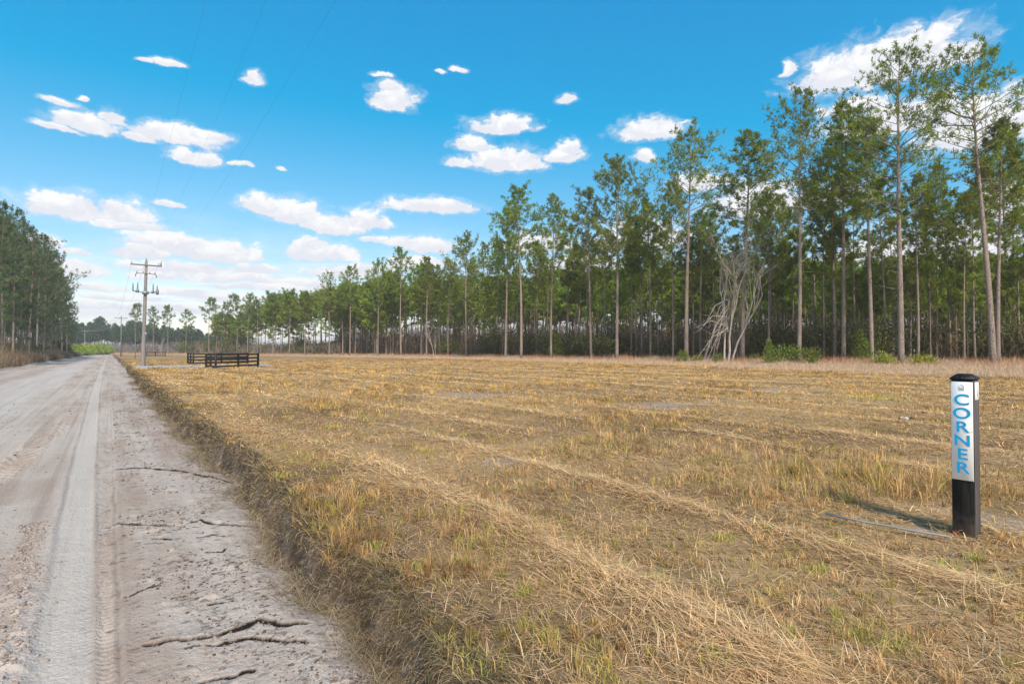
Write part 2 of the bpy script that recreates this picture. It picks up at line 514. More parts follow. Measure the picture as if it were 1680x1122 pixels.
    return h, s * (0.7 + 0.3 * fbm(u * 2, v * 9, 91, 3)), dark


def swath(u, v):
    """0..1: how thick the mown straw lies here (windrows run along the road)"""
    m = v + 0.55 * (fbm(u * 0.16, v * 0.12, 101, 3) - 0.5) * 2
    r = 0
    for c, w in ((2.38, .26), (4.0, .18), (5.5, .32), (7.6, .22), (9.6, .35), (12.2, .3), (14.5, .4), (17.5, .4), (20.5, .5), (24, .5), (28, .6), (33, .6)):
        r = np.maximum(r, np.exp(-((m - c) / w) ** 2))
    return r * np.clip(2.6 * fbm(u * 0.35, v * 0.5, 105, 3) - .55, 0.1, 1.15)


BARE = [(820, 757, .5, .35), (1105, 663, 1.6, .5), (1195, 657, 1.3, .4), (1425, 660, .55, .22), (780, 648, 1.6, .7), (1640, 858, .35, .5), (1090, 668, .8, .3),
        (1290, 640, 1.5, .5), (1510, 868, .2, .14), (520, 822, .25, .16)]
BAREW = [(*gp(a, b), c, d) for a, b, c, d in BARE]


def bare(x, y):
    r = 0
    wx = x + 0.5 * (fbm(x * 2, y * 2, 111, 3) - .5); wy = y + 0.5 * (fbm(x * 2, y * 2, 115, 3) - .5)
    for bx, by, a, b in BAREW:
        k = max(1.0, by / 12)
        r = np.maximum(r, 1 - sst(0.55, 1.15, np.hypot((wx - bx) / a, (wy - by) / (b * k))))
    return r


def field_h(x, y):
    u, v = UV(x, y)
    near = 1 - sst(15, 45, np.hypot(x, y))
    h = 0.05 * (fbm(x * 0.35, y * 0.35, 121, 3) - .5) + near * 0.05 * (fbm(x * 1.6, y * 1.6, 125, 4) - .5)
    h = h + near * 0.05 * np.minimum(1, swath(u, v)) - 0.03 * bare(x, y)
    return h


def axis_lines(lo, hi, step):
    a = [lo]
    while a[-1] < hi: a.append(a[-1] + step(a[-1]))
    return np.array(a)


def grid(name, us, vs, hfun, mat):
    Ug, Vg = np.meshgrid(us, vs, indexing="ij")
    X, Y = W(Ug, Vg)
    H, C = hfun(Ug, Vg, X, Y)
    nu, nv = Ug.shape
    i = np.arange(nu - 1)[:, None] * nv; j = np.arange(nv - 1)[None]
    Q = np.stack([i + j, i + nv + j, i + nv + j + 1, i + j + 1], -1).reshape(-1, 4)[:, ::-1]
    Q = Q[:, ::-1]
    me = mesh_np(name, np.stack([X, Y, H], -1), None, Q, col=C.reshape(-1, 3), uv=np.stack([Ug, Vg], -1).reshape(-1, 2), smooth=True)
    me.materials.append(mat)
    # make the faces look up
    if me.polygons[0].normal.z < 0: me.flip_normals()
    return link(name, me)


us_near = axis_lines(-12, 900, lambda u: 0.5 if u < 0.0 else (0.05 if u < 2.0 else max(0.010, 0.0032 * u) if u < 9 else 0.0050 * u if u < 45 else 0.02 * u))
vs_road = np.concatenate([axis_lines(-7.6, -1.8, lambda v: 0.06), axis_lines(-1.78, 1.66, lambda v: 0.0125)])
VEDGE = vs_road[-1]


def hr(Ug, Vg, X, Y):
    h, s, d = road_h(Ug, Vg)
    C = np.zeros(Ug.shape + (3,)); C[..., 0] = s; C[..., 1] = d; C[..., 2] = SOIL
    return h, C


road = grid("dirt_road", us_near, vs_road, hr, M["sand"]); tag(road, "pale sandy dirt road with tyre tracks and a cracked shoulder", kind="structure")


def hf(Ug, Vg, X, Y):
    h = field_h(X, Y)
    e = 1 - sst(VEDGE, VEDGE + 0.5, Vg)
    h2, _, _ = road_h(Ug[:, :1] * 1.0, Vg[:, :1] * 1.0)
    h = h * (1 - e) + np.broadcast_to(h2, h.shape) * e
    C = np.zeros(Ug.shape + (3,))
    C[..., 0] = bare(X, Y) * .9
    C[..., 1] = (1 - sst(VEDGE, VEDGE + 0.12, Vg)) * 0.3
    C[..., 2] = sst(1, 6, Y - yfront(pxof(X, Y))) * (Y > 5)
    return h, C


us_f = axis_lines(-60, 900, lambda u: 3 if u < -6 else max(0.08, 0.012 * abs(u) + .0) if u > -6 else 1)
vs_f = np.concatenate([[VEDGE], VEDGE + axis_lines(0.05, 420, lambda v: max(0.07, 0.025 * v))])
fieldo = grid("field_ground", us_f, vs_f, hf, M["field"]); tag(fieldo, "mown field of dry tan grass", kind="structure")


def hl(Ug, Vg, X, Y):
    h2, _, _ = road_h(Ug[:, :1], Vg[:, :1])
    e = sst(-9.5, -7.6, Vg)
    h = 0.1 * (fbm(X * .4, Y * .4, 131, 3)) * (1 - e) + np.broadcast_to(h2, Vg.shape) * e
    C = np.zeros(Ug.shape + (3,)); C[..., 2] = 1 - sst(-11, -8, Vg) * .7
    return h, C


vs_l = -7.6 - np.concatenate([[0], axis_lines(0.3, 420, lambda v: max(0.3, 0.08 * v))])[::-1]
vs_l[-1] = vs_road[0]
lefto = grid("verge_ground", us_f, vs_l, hl, M["field"]); tag(lefto, "brown needle-strewn ground left of the road", kind="structure")
b = MB(); b.box((0, 400, -1.0), (5000, 5000, 0.5))
tag(b.build("ground", M["field"]), kind="structure")

# gravel driveway through the fenced entrance
dv = np.linspace(1.75, 12.8, 40); du = np.linspace(-1, 1, 9)
A, B = np.meshgrid(dv, du, indexing="ij")
Uc = 58.3 + 0.10 * (A - 2) + B * (2.6 + 1.8 * np.exp(-(A - 1.7) / 2.0)) + 0.25 * (vn(A * 1.5, B * 4, 141) - .5)
X, Y = W(Uc, A)
Z = 0.075 + 0.0 * A - 0.05 * np.abs(B) ** 4
i = np.arange(39)[:, None] * 9; j = np.arange(8)[None]
Q = np.stack([i + j, i + 9 + j, i + 10 + j, i + j + 1], -1).reshape(-1, 4)
me = mesh_np("gravel_driveway", np.stack([X, Y, Z], -1), None, Q, smooth=True)
dr = link("gravel_driveway", me, M["gravel"]); tag(dr, "pale grey gravel driveway leading off the road between black fences", kind="structure")


# ------------------------------------------------------------------ blades
def blades(P, az, L, w, t1, t2, col):
    """every blade: two segments from P, leaning towards az, tilts t1 then t2 from vertical"""
    n = len(P)
    d = np.stack([np.cos(az), np.sin(az), np.zeros(n)], -1)
    s = np.stack([-np.sin(az), np.cos(az), np.zeros(n)], -1)
    # turn the blade's flat side at random
    k = rng.uniform(-0.9, 0.9, n)[:, None]
    s = s * np.sqrt(1 - k * k) + d * k
    up = np.array([0, 0, 1.0])
    m = P + (L * 0.5)[:, None] * (d * np.sin(t1)[:, None] + up * np.cos(t1)[:, None])
    t = m + (L * 0.5)[:, None] * (d * np.sin(t2)[:, None] + up * np.cos(t2)[:, None])
    hw = (w * 0.5)[:, None]
    V = np.stack([P - s * hw, P + s * hw, m + s * hw * 0.8, m - s * hw * 0.8, t], 1).reshape(-1, 3)
    i = np.arange(n)[:, None] * 5
    Q = i + np.array([[0, 1, 2, 3]]); T = i + np.array([[3, 2, 4]])
    C = np.repeat(col, 5, axis=0)
    return V, Q, T, C


def merge_blades(name, parts, mat, label, cat=None):
    V, Q, T, C, n = [], [], [], [], 0
    for v, q, t, c in parts:
        V.append(v); Q.append(q + n); T.append(t + n); C.append(c); n += len(v)
    me = mesh_np(name, np.vstack(V), np.vstack(T), np.vstack(Q), col=np.clip(np.vstack(C), 0, 1))
    o = link(name, me, mat); tag(o, label, None, None, "stuff")
    return o


def scatter(n, r0, r1, power, half=0.86):
    """n random ground points round the camera, density falling with distance as r**-power"""
    e = 2 - power
    q = rng.random(n)
    r = (r0 ** e + q * (r1 ** e - r0 ** e)) ** (1 / e)
    a = rng.uniform(-half, half, n)
    return r * np.sin(a), r * np.cos(a), r


def lerp(a, b, t): return np.asarray(a) * (1 - t)[:, None] + np.asarray(b) * t[:, None]


def ground_z(x, y):
    u, v = UV(x, y)
    v = v - bend(u)
    z = field_h(x, y)
    e = 1 - sst(VEDGE, VEDGE + 0.5, v)
    h2 = road_h(u.copy(), np.full_like(u, VEDGE))[0]
    h1 = road_h(u.copy(), v.copy())[0]
    return np.where(v < VEDGE, h1, z * (1 - e) + h2 * e)


STRAW = (0.56, 0.38, 0.20); GOLD = (0.45, 0.265, 0.085); BROWN = (0.20, 0.112, 0.052); GREEN = (0.22, 0.20, 0.045); GREY = (0.38, 0.29, 0.20); PINK = (0.47, 0.295, 0.175)
parts = []


def lod(r): return np.maximum(1.0, (r / 3.2)) ** 0.85


def on_field(x, y):
    u, v = UV(x, y)
    v = v - bend(u)
    px = pxof(x, y)
    k = (v > vb(u) + 0.04 + 0.22 * rng.random(len(u))) & (y < yfront(px) + 3) & (u > -8)
    dvw = (np.abs(u - 58.3 - 0.1 * (v - 2)) < 2.5 + 1.6 * np.exp(-(v - 1.7) / 2.0)) & (v < 12.8)
    return k & ~dvw


# standing stubble
x, y, r = scatter(760000, 1.6, 95, 1.70)
k = on_field(x, y); x, y, r = x[k], y[k], r[k]
br = bare(x, y); k = rng.random(len(x)) > br * 0.75; x, y, r = x[k], y[k], r[k]
u, v = UV(x, y)
tuft = fbm(x * 2.6, y * 2.6, 201, 3); k = rng.random(len(x)) < 0.25 + 1.5 * sst(0.35, 0.7, tuft); x, y, r, u, v, tuft = x[k], y[k], r[k], u[k], v[k], tuft[k]
cell = 0.12 * 2 ** np.floor(np.log2(np.maximum(1, r / 4.5)))
ci, cj = np.floor(x / cell), np.floor(y / cell)
hx, hy, hc, hb = _h(ci, cj, 401), _h(ci, cj, 402), _h(ci, cj, 403), _h(ci, cj, 404)
cx_, cy_ = (ci + .15 + .7 * hx) * cell, (cj + .15 + .7 * hy) * cell
pull = .30 + .45 * _h(ci, cj, 405)
x, y = cx_ + (x - cx_) * pull, cy_ + (y - cy_) * pull
lean = np.arctan2(y - cy_, x - cx_)
u, v = UV(x, y)
k = rng.random(len(x)) < .35 + .9 * _h(ci, cj, 406); x, y, r, u, v, tuft, hc, hb, lean = x[k], y[k], r[k], u[k], v[k], tuft[k], hc[k], hb[k], lean[k]
sw = np.minimum(1, swath(u, v))
k = rng.random(len(x)) > 0.6 * sw; hc, hb, lean = hc[k], hb[k], lean[k]; x, y, r, u, v, tuft, sw = x[k], y[k], r[k], u[k], v[k], tuft[k], sw[k]
n = len(x)
tall = sst(0.52, 0.70, fbm(x * 0.45 + 3, y * 0.45, 211, 3))
# a thick golden stand left of the corner post
gx, gy = gp(1420, 800)
tall = np.maximum(tall, 2.2 * np.exp(-(((x - gx) / 1.7) ** 2 + ((y - gy - .1) / 0.8) ** 2) ** 2))
gx, gy = gp(850, 850)
tall = np.maximum(tall, 0.8 * np.exp(-(((x - gx) / .4) ** 2 + ((y - gy) / 0.25) ** 2)))
L = (0.03 + 0.05 * rng.random(n) + 0.085 * tall * (0.5 + rng.random(n)) + 0.05 * np.maximum(0, tuft - .5)) * (1 + 0.3 * sst(10, 60, r))
w = 0.0034 * lod(r) * rng.uniform(0.6, 1.3, n)
gr = sst(0.55, 0.72, fbm(x * 0.9, y * 0.9, 221, 4)) * (1 - sst(6, 30, r) * .55)
edge = np.exp(-((v - 1.6) / .35) ** 2)
far = sst(5, 22, r)
c = lerp(PINK, STRAW, rng.random(n)); c = c * (1 - far * 0.6)[:, None] + np.asarray(GOLD) * (far * 0.6)[:, None] * 1.22
c = c * (1 - 0.45 * rng.random(n)[:, None] ** 1.5)
t = np.clip(sst(0.45, .65, fbm(x * 0.7, y * 0.7, 231, 3)) * .8, 0, 1) * (rng.random(n) < .5)
c = c * (1 - t[:, None]) + np.asarray(GOLD) * t[:, None]
t = (sst(0.5, .7, fbm(x * 1.3, y * 1.3, 235, 3)) * .6 + edge * .4) * (rng.random(n) < .7)
c = c * (1 - t[:, None]) + np.asarray(BROWN) * t[:, None]
t = (rng.random(n) < gr * 0.75 * (1 - .5 * sst(6, 22, r)) + 0.03) * rng.uniform(.5, 1, n)
c = c * (1 - t[:, None]) + np.asarray(GREEN) * t[:, None]
t = ((hc < .20) * (.75 - .55 * sst(6, 22, r)))[:, None]; c = c * (1 - t) + np.array(GREEN) * 1.15 * t
t = (hc > .80)[:, None] * .6; c = c * (1 - t) + np.array(BROWN) * t
c *= (0.62 + 0.6 * rng.random(n))[:, None] * (.62 + .75 * hb)[:, None]
L *= (.7 + .7 * hb)
az = lean + rng.normal(0, .9, n); t1 = np.abs(rng.normal(0.5, 0.4, n)); t2 = t1 + rng.uniform(-0.1, 1.3, n)
P = np.stack([x, y, ground_z(x, y) - 0.008], -1)
parts.append(blades(P, az, L, w, t1, t2, c))

# lying straw
x, y, r = scatter(520000, 1.6, 80, 1.72)
k = on_field(x, y); x, y, r = x[k], y[k], r[k]
u, v = UV(x, y); sw = np.minimum(1.3, swath(u, v)); br = bare(x, y)
pat = fbm(x * 0.8, y * 0.8, 241, 3)
k = rng.random(len(x)) < (0.22 + 0.40 * sst(.42, .62, pat) + 0.6 * sw) * (1 - .55 * br); x, y, r, u, v, sw = x[k], y[k], r[k], u[k], v[k], sw[k]
n = len(x)
L = rng.uniform(0.06, 0.27, n) * (0.8 + 0.4 * sw) * (1 + .5 * sst(8, 40, r)); w = 0.0029 * lod(r) * rng.uniform(0.5, 1.6, n)
base = math.atan2(UY, UX)
az = base + rng.normal(0, 0.62, n) * (1.7 - .8 * np.minimum(1, sw)) + PI * (rng.random(n) < .5) + 1.1 * (fbm(x * .7, y * .7, 251, 2) - .5)
t1 = PI / 2 - rng.uniform(-0.05, 0.30, n); t2 = t1 + rng.uniform(0.0, 0.35, n)
c = lerp((.60, .43, .26), PINK, rng.random(n) * .7) * (0.62 + 0.80 * rng.random(n) ** 1.3)[:, None] * (1 + .25 * np.minimum(1, sw) + .15 * sst(6, 25, r))[:, None]
t = (rng.random(n) < .22); c[t] = lerp(BROWN, GREY, rng.random(t.sum()))
P = np.stack([x, y, ground_z(x, y) + rng.random(n) * (0.012 + 0.045 * np.minimum(1, sw))], -1)
parts.append(blades(P, az, L, w, t1, t2, c))

# fresh green tufts and pale broken stems
gt = [(1465, 1068, .8), (1400, 1045, .6), (1340, 940, .5), (1555, 940, .5), (1185, 885, .5), (780, 1110, .8), (720, 1070, .5), (1010, 740, .8), (1450, 770, .6), (460, 785, .5),
      (1300, 1050, .4), (900, 1060, .4), (1640, 970, .5), (1600, 925, .4), (620, 905, .5), (1080, 960, .5), (1180, 1100, .6), (980, 1110, .6), (690, 940, .4), (545, 700, .6), (600, 690, .5), (700, 740, .5), (1430, 655, 1.6), (1250, 870, .4), (860, 980, .4), (1390, 905, .4), (760, 930, .5)]
xs, ys, ls = [], [], []
for px, py, s in gt:
    gx, gy = gp(px, py)
    m = int(170 * s)
    sp = 0.075 * s * max(1, gy / 5)
    xs.append(gx + rng.normal(0, sp * 1.3, m)); ys.append(gy + rng.normal(0, sp, m)); ls.append(np.full(m, s))
x, y, s = map(np.concatenate, (xs, ys, ls)); n = len(x); r = np.hypot(x, y)
c = lerp((0.22, 0.27, 0.04), (0.42, 0.44, 0.09), rng.random(n)) * rng.uniform(.6, 1.15, n)[:, None]
t = rng.random(n) < .25; c[t] = STRAW
t1 = np.abs(rng.normal(.35, .3, n))
parts.append(blades(np.stack([x, y, ground_z(x, y) - .005], -1), rng.uniform(0, 2 * PI, n), rng.uniform(.03, .13, n) * (.6 + .5 * s), 0.0036 * lod(r) * rng.uniform(.7, 1.3, n), t1, t1 + rng.uniform(.2, 1.1, n), c))
xs, ys = [], []
for px, py in [(1640, 1010), (1600, 990), (1660, 960), (1540, 1000), (1250, 1060), (1330, 1010), (1625, 1090), (1370, 1090), (880, 1100), (1100, 1080), (1180, 960)]:
    gx, gy = gp(px, py); xs.append(gx + rng.normal(0, .05, 14)); ys.append(gy + rng.normal(0, .05, 14))
x, y = np.concatenate(xs), np.concatenate(ys); n = len(x)
t1 = np.abs(rng.normal(.5, .35, n))
parts.append(blades(np.stack([x, y, ground_z(x, y)], -1), rng.uniform(0, 2 * PI, n), rng.uniform(.07, .17, n), rng.uniform(.003, .007, n), t1, t1 + rng.uniform(-.2, .9, n), lerp((.62, .52, .38), (.45, .35, .22), rng.random(n))))
for i_, (v_, q_, t_, c_) in enumerate(parts):
    f_ = sst(4, 26, np.hypot(v_[:, 0], v_[:, 1]))[:, None]
    parts[i_] = (v_, q_, t_, c_ * (np.array([1.20, 1.06, 1.0]) * (1 - f_) + np.array([1.30, 1.13, 1.02]) * f_))
merge_blades("field_grass", parts, M["grass"], "dry mown grass and straw covering the field")

# the cut bank: roots and dead grass hanging down its face, thatch at its foot
parts = []
n = 90000
u = 1.0 + (rng.random(n) ** 2.2) * 60; r = np.maximum(2.5, u)
b0 = vb(u); q = rng.random(n) ** 0.8
v = b0 + 0.02 + 0.27 * q
x, y = W(u, v)
z = road_h(u.copy(), v.copy())[0]
az = math.atan2(-VY, -VX) + rng.normal(0, .8, n)
keep = rng.random(n) < .35 + 1.3 * (fbm(u * 2.2, v * 3, 265, 3) - .25)
u, v, r, q, x, y, z, az, b0 = u[keep], v[keep], r[keep], q[keep], x[keep], y[keep], z[keep], az[keep], b0[keep]; n = len(u)
t1 = rng.uniform(0.7, 2.0, n); t2 = t1 + rng.uniform(.2, 1.3, n)
L = rng.uniform(.03, .15, n)
c = lerp((0.085, 0.055, 0.036), (0.34, 0.22, 0.13), rng.random(n) ** 1.7) * rng.uniform(.6, 1.2, n)[:, None]
t = rng.random(n) < .22; c[t] = lerp(STRAW, GREY, rng.random(t.sum()))
t = (rng.random(n) < .10) & (q > .5); c[t] = np.array(GREEN) * .8
parts.append(blades(np.stack([x, y, z + .004], -1), az, L, .0032 * lod(r) * rng.uniform(.6, 1.3, n), t1, t2, c))
n = 26000
u = 1.0 + (rng.random(n) ** 2.0) * 45; r = np.maximum(2.5, u)
v = vb(u) + .02 - np.abs(rng.normal(0, .17, n)) * (.45 + .55 * sst(3, 7, u))
k = rng.random(n) < sst(.42, .60, fbm(u * 0.9, v * 1.4, 261, 3) + .22 * np.exp(-((vb(u) - v) / .12) ** 2)); u, v, r = u[k], v[k], r[k]; n = len(u)
x, y = W(u, v); z = road_h(u.copy(), v.copy())[0]
t1 = PI / 2 - rng.uniform(-.05, .6, n)
c = lerp((0.20, 0.135, 0.09), (0.42, 0.31, 0.20), rng.random(n) ** 1.4)
t = rng.random(n) < .05; c[t] = np.array(GREEN)
parts.append(blades(np.stack([x, y, z + rng.random(n) * .02], -1), rng.uniform(0, 2 * PI, n), rng.uniform(.04, .20, n), .0026 * lod(r) * rng.uniform(.6, 1.3, n), t1, t1 + rng.uniform(0, .5, n), c))
merge_blades("bank_roots_and_dead_grass", parts, M["grass"], "brown roots and dead grass hanging over the cut bank beside the road")

# tall pale grass along the forest edge, rusty broomsedge behind it
parts = []
n = 250000
px = rng.uniform(180, 1900, n)
yf = yfront(px); band = np.interp(px, [180, 500, 760, 1000, 1300, 1700, 1900], [16, 14, 13, 13, 12, 12, 12])
d = rng.random(n)
Y = yf + 3.0 - d * (band + 3)
x = at(px, Y); y = Y
u, v = UV(x, y)
k = (rng.random(n) < 0.25 + 1.2 * fbm(x * .35, y * .35, 271, 3) - .25 * (d > .8)) & (v - bend(u) > 3.0); x, y, d, px = x[k], y[k], d[k], px[k]; n = len(x); r = y
edge = sst(0.85, .2, d)
L = rng.uniform(.22, .55, n) * (.6 + .9 * edge) * (1 + .5 * sst(.40, .15, d)) * (0.7 + .6 * fbm(x * .8, y * .8, 275, 2))
c = lerp((0.84, 0.64, 0.42), (0.72, 0.51, 0.31), rng.random(n))
t = (sst(.42, .58, fbm(x * .3, y * .3, 281, 3)) * sst(.45, .15, d)) * (rng.random(n) < .75)
c = c * (1 - t[:, None]) + np.array((0.60, 0.27, 0.10)) * t[:, None]
c *= rng.uniform(.7, 1.15, n)[:, None]
t1 = np.abs(rng.normal(.3, .25, n)); lean = rng.normal(.3, .8, n) + (rng.random(n) < .3) * PI
parts.append(blades(np.stack([x, y, ground_z(x, y) - .01], -1), lean, L, (0.010 + .00028 * r) * rng.uniform(.6, 1.3, n), t1, t1 + rng.uniform(.1, .9, n), c))
merge_blades("tall_edge_grass", parts, M["grass"], "tall pale and rusty dry grass along the forest edge")

# brushy verge on the left of the road and beyond its bend
parts = []
n = 110000
u = rng.uniform(20, 420, n) ** 1.0; u = 18 + 400 * rng.random(n) ** 1.6
v = -6.75 - np.abs(rng.normal(0, 1.0, n)) - rng.random(n) * 1.0
x, y = W(u, v); r = np.hypot(x, y)
L = rng.uniform(.2, 1.15, n) * (.4 + 1.1 * fbm(u * .4, v, 291, 3)) * (1 + .9 * sst(-7.1, -9.0, v)) * (.5 + .6 * sst(20, 60, u))
c = lerp((0.26, 0.17, 0.11), (0.40, 0.28, 0.185), rng.random(n)) * rng.uniform(.5, 1.2, n)[:, None]
t = rng.random(n) < .32 * sst(.4, .6, fbm(u * .25, v, 295, 3)); c[t] = np.array((.11, .12, .05))
t1 = np.abs(rng.normal(.35, .3, n))
parts.append(blades(np.stack([x, y, road_h(u.copy(), np.maximum(v, -7.6))[0]], -1), rng.uniform(0, 2 * PI, n), L, (0.006 + .00022 * r) * rng.uniform(.6, 1.4, n), t1, t1 + rng.uniform(.1, 1.0, n), c))
n = 16000   # brush closing the view past the bend
px = rng.uniform(100, 320, n); Y = rng.uniform(262, 300, n); x = at(px, Y)
u, v = UV(x, Y); k = (v - bend(u) > 2.5) | (v - bend(u) < -8); x, Y = x[k], Y[k]; n = len(x)
c = lerp((0.30, 0.17, 0.13), (0.42, 0.26, 0.17), rng.random(n)) * rng.uniform(.5, 1.1, n)[:, None]
t1 = np.abs(rng.normal(.3, .3, n))
parts.append(blades(np.stack([x, Y, np.zeros(n)], -1), rng.uniform(0, 2 * PI, n), rng.uniform(.5, 2.2, n), rng.uniform(.05, .12, n), t1, t1 + rng.uniform(.1, .8, n), c))
merge_blades("roadside_brush", parts, M["grass"], "brown weeds and brush along the left side of the road")

# clods and grit on the road
def rock(n_, sc):
    t = (1 + 5 ** .5) / 2
    V = np.array([(-1, t, 0), (1, t, 0), (-1, -t, 0), (1, -t, 0), (0, -1, t), (0, 1, t), (0, -1, -t), (0, 1, -t), (t, 0, -1), (t, 0, 1), (-t, 0, -1), (-t, 0, 1)]) / 1.9
    F = np.array([(0, 11, 5), (0, 5, 1), (0, 1, 7), (0, 7, 10), (0, 10, 11), (1, 5, 9), (5, 11, 4), (11, 10, 2), (10, 7, 6), (7, 1, 8), (3, 9, 4), (3, 4, 2), (3, 2, 6), (3, 6, 8), (3, 8, 9), (4, 9, 5), (2, 4, 11), (6, 2, 10), (8, 6, 7), (9, 8, 1)])
    v = V[None] * rng.uniform(.6, 1.3, (n_, 12, 1)) * rng.uniform(.5, 1.2, (n_, 1, 3)) * sc[:, None, None]
    a = rng.uniform(0, 2 * PI, n_); ca, sa = np.cos(a)[:, None], np.sin(a)[:, None]
    v = np.stack([v[..., 0] * ca - v[..., 1] * sa, v[..., 0] * sa + v[..., 1] * ca, v[..., 2] * .6], -1)
    return v, F


n = 24000
u = 2.6 + rng.random(n) ** 1.7 * 26; v = rng.uniform(.10, 1.15, n)
k = rng.random(n) < .12 + .95 * sst(.45, .62, fbm(u * 1.3, v * 2.0, 301, 3)); u, v = u[k], v[k]
n2 = 1900; u2 = 2.6 + rng.random(n2) * 4.2; v2 = rng.normal(-.44, .065, n2) - .04 * (u2 - 4)
n3 = 700; u3 = 3 + rng.random(n3) * 20; v3 = rng.uniform(-2.6, -.5, n3)
u = np.concatenate([u, u2, u3]); v = np.concatenate([v, v2, v3]); n = len(u)
sz = (0.0022 + 0.010 * rng.random(n) ** 3.2) * (1 + u * .05)
sz[len(u) - n2 - n3:len(u) - n3] *= 1.25
x, y = W(u, v); z = road_h(u.copy(), v.copy())[0] + sz * .2
Vr, F = rock(n, sz); Vr = Vr + np.stack([x, y, z], -1)[:, None]
c = lerp((0.09, 0.068, 0.052), (0.38, 0.31, 0.26), rng.random(n) ** 1.3)
c[n - n2 - n3:n - n3] = lerp((0.26, 0.20, 0.155), (0.45, 0.37, 0.31), rng.random(n2))
me = mesh_np("road_grit", Vr.reshape(-1, 3), (np.arange(n)[:, None, None] * 12 + F[None]).reshape(-1, 3), None, col=np.repeat(c, 12, 0))
tag(link("road_grit", me, M["twig"]), "loose clods and grit on the sandy shoulder", kind="stuff")


# ------------------------------------------------------------------ pines
def rvec(): 
    a = random.uniform(0, 2 * PI); z = random.uniform(-1, 1); s = math.sqrt(1 - z * z)
    return np.array([s * math.cos(a), s * math.sin(a), z])


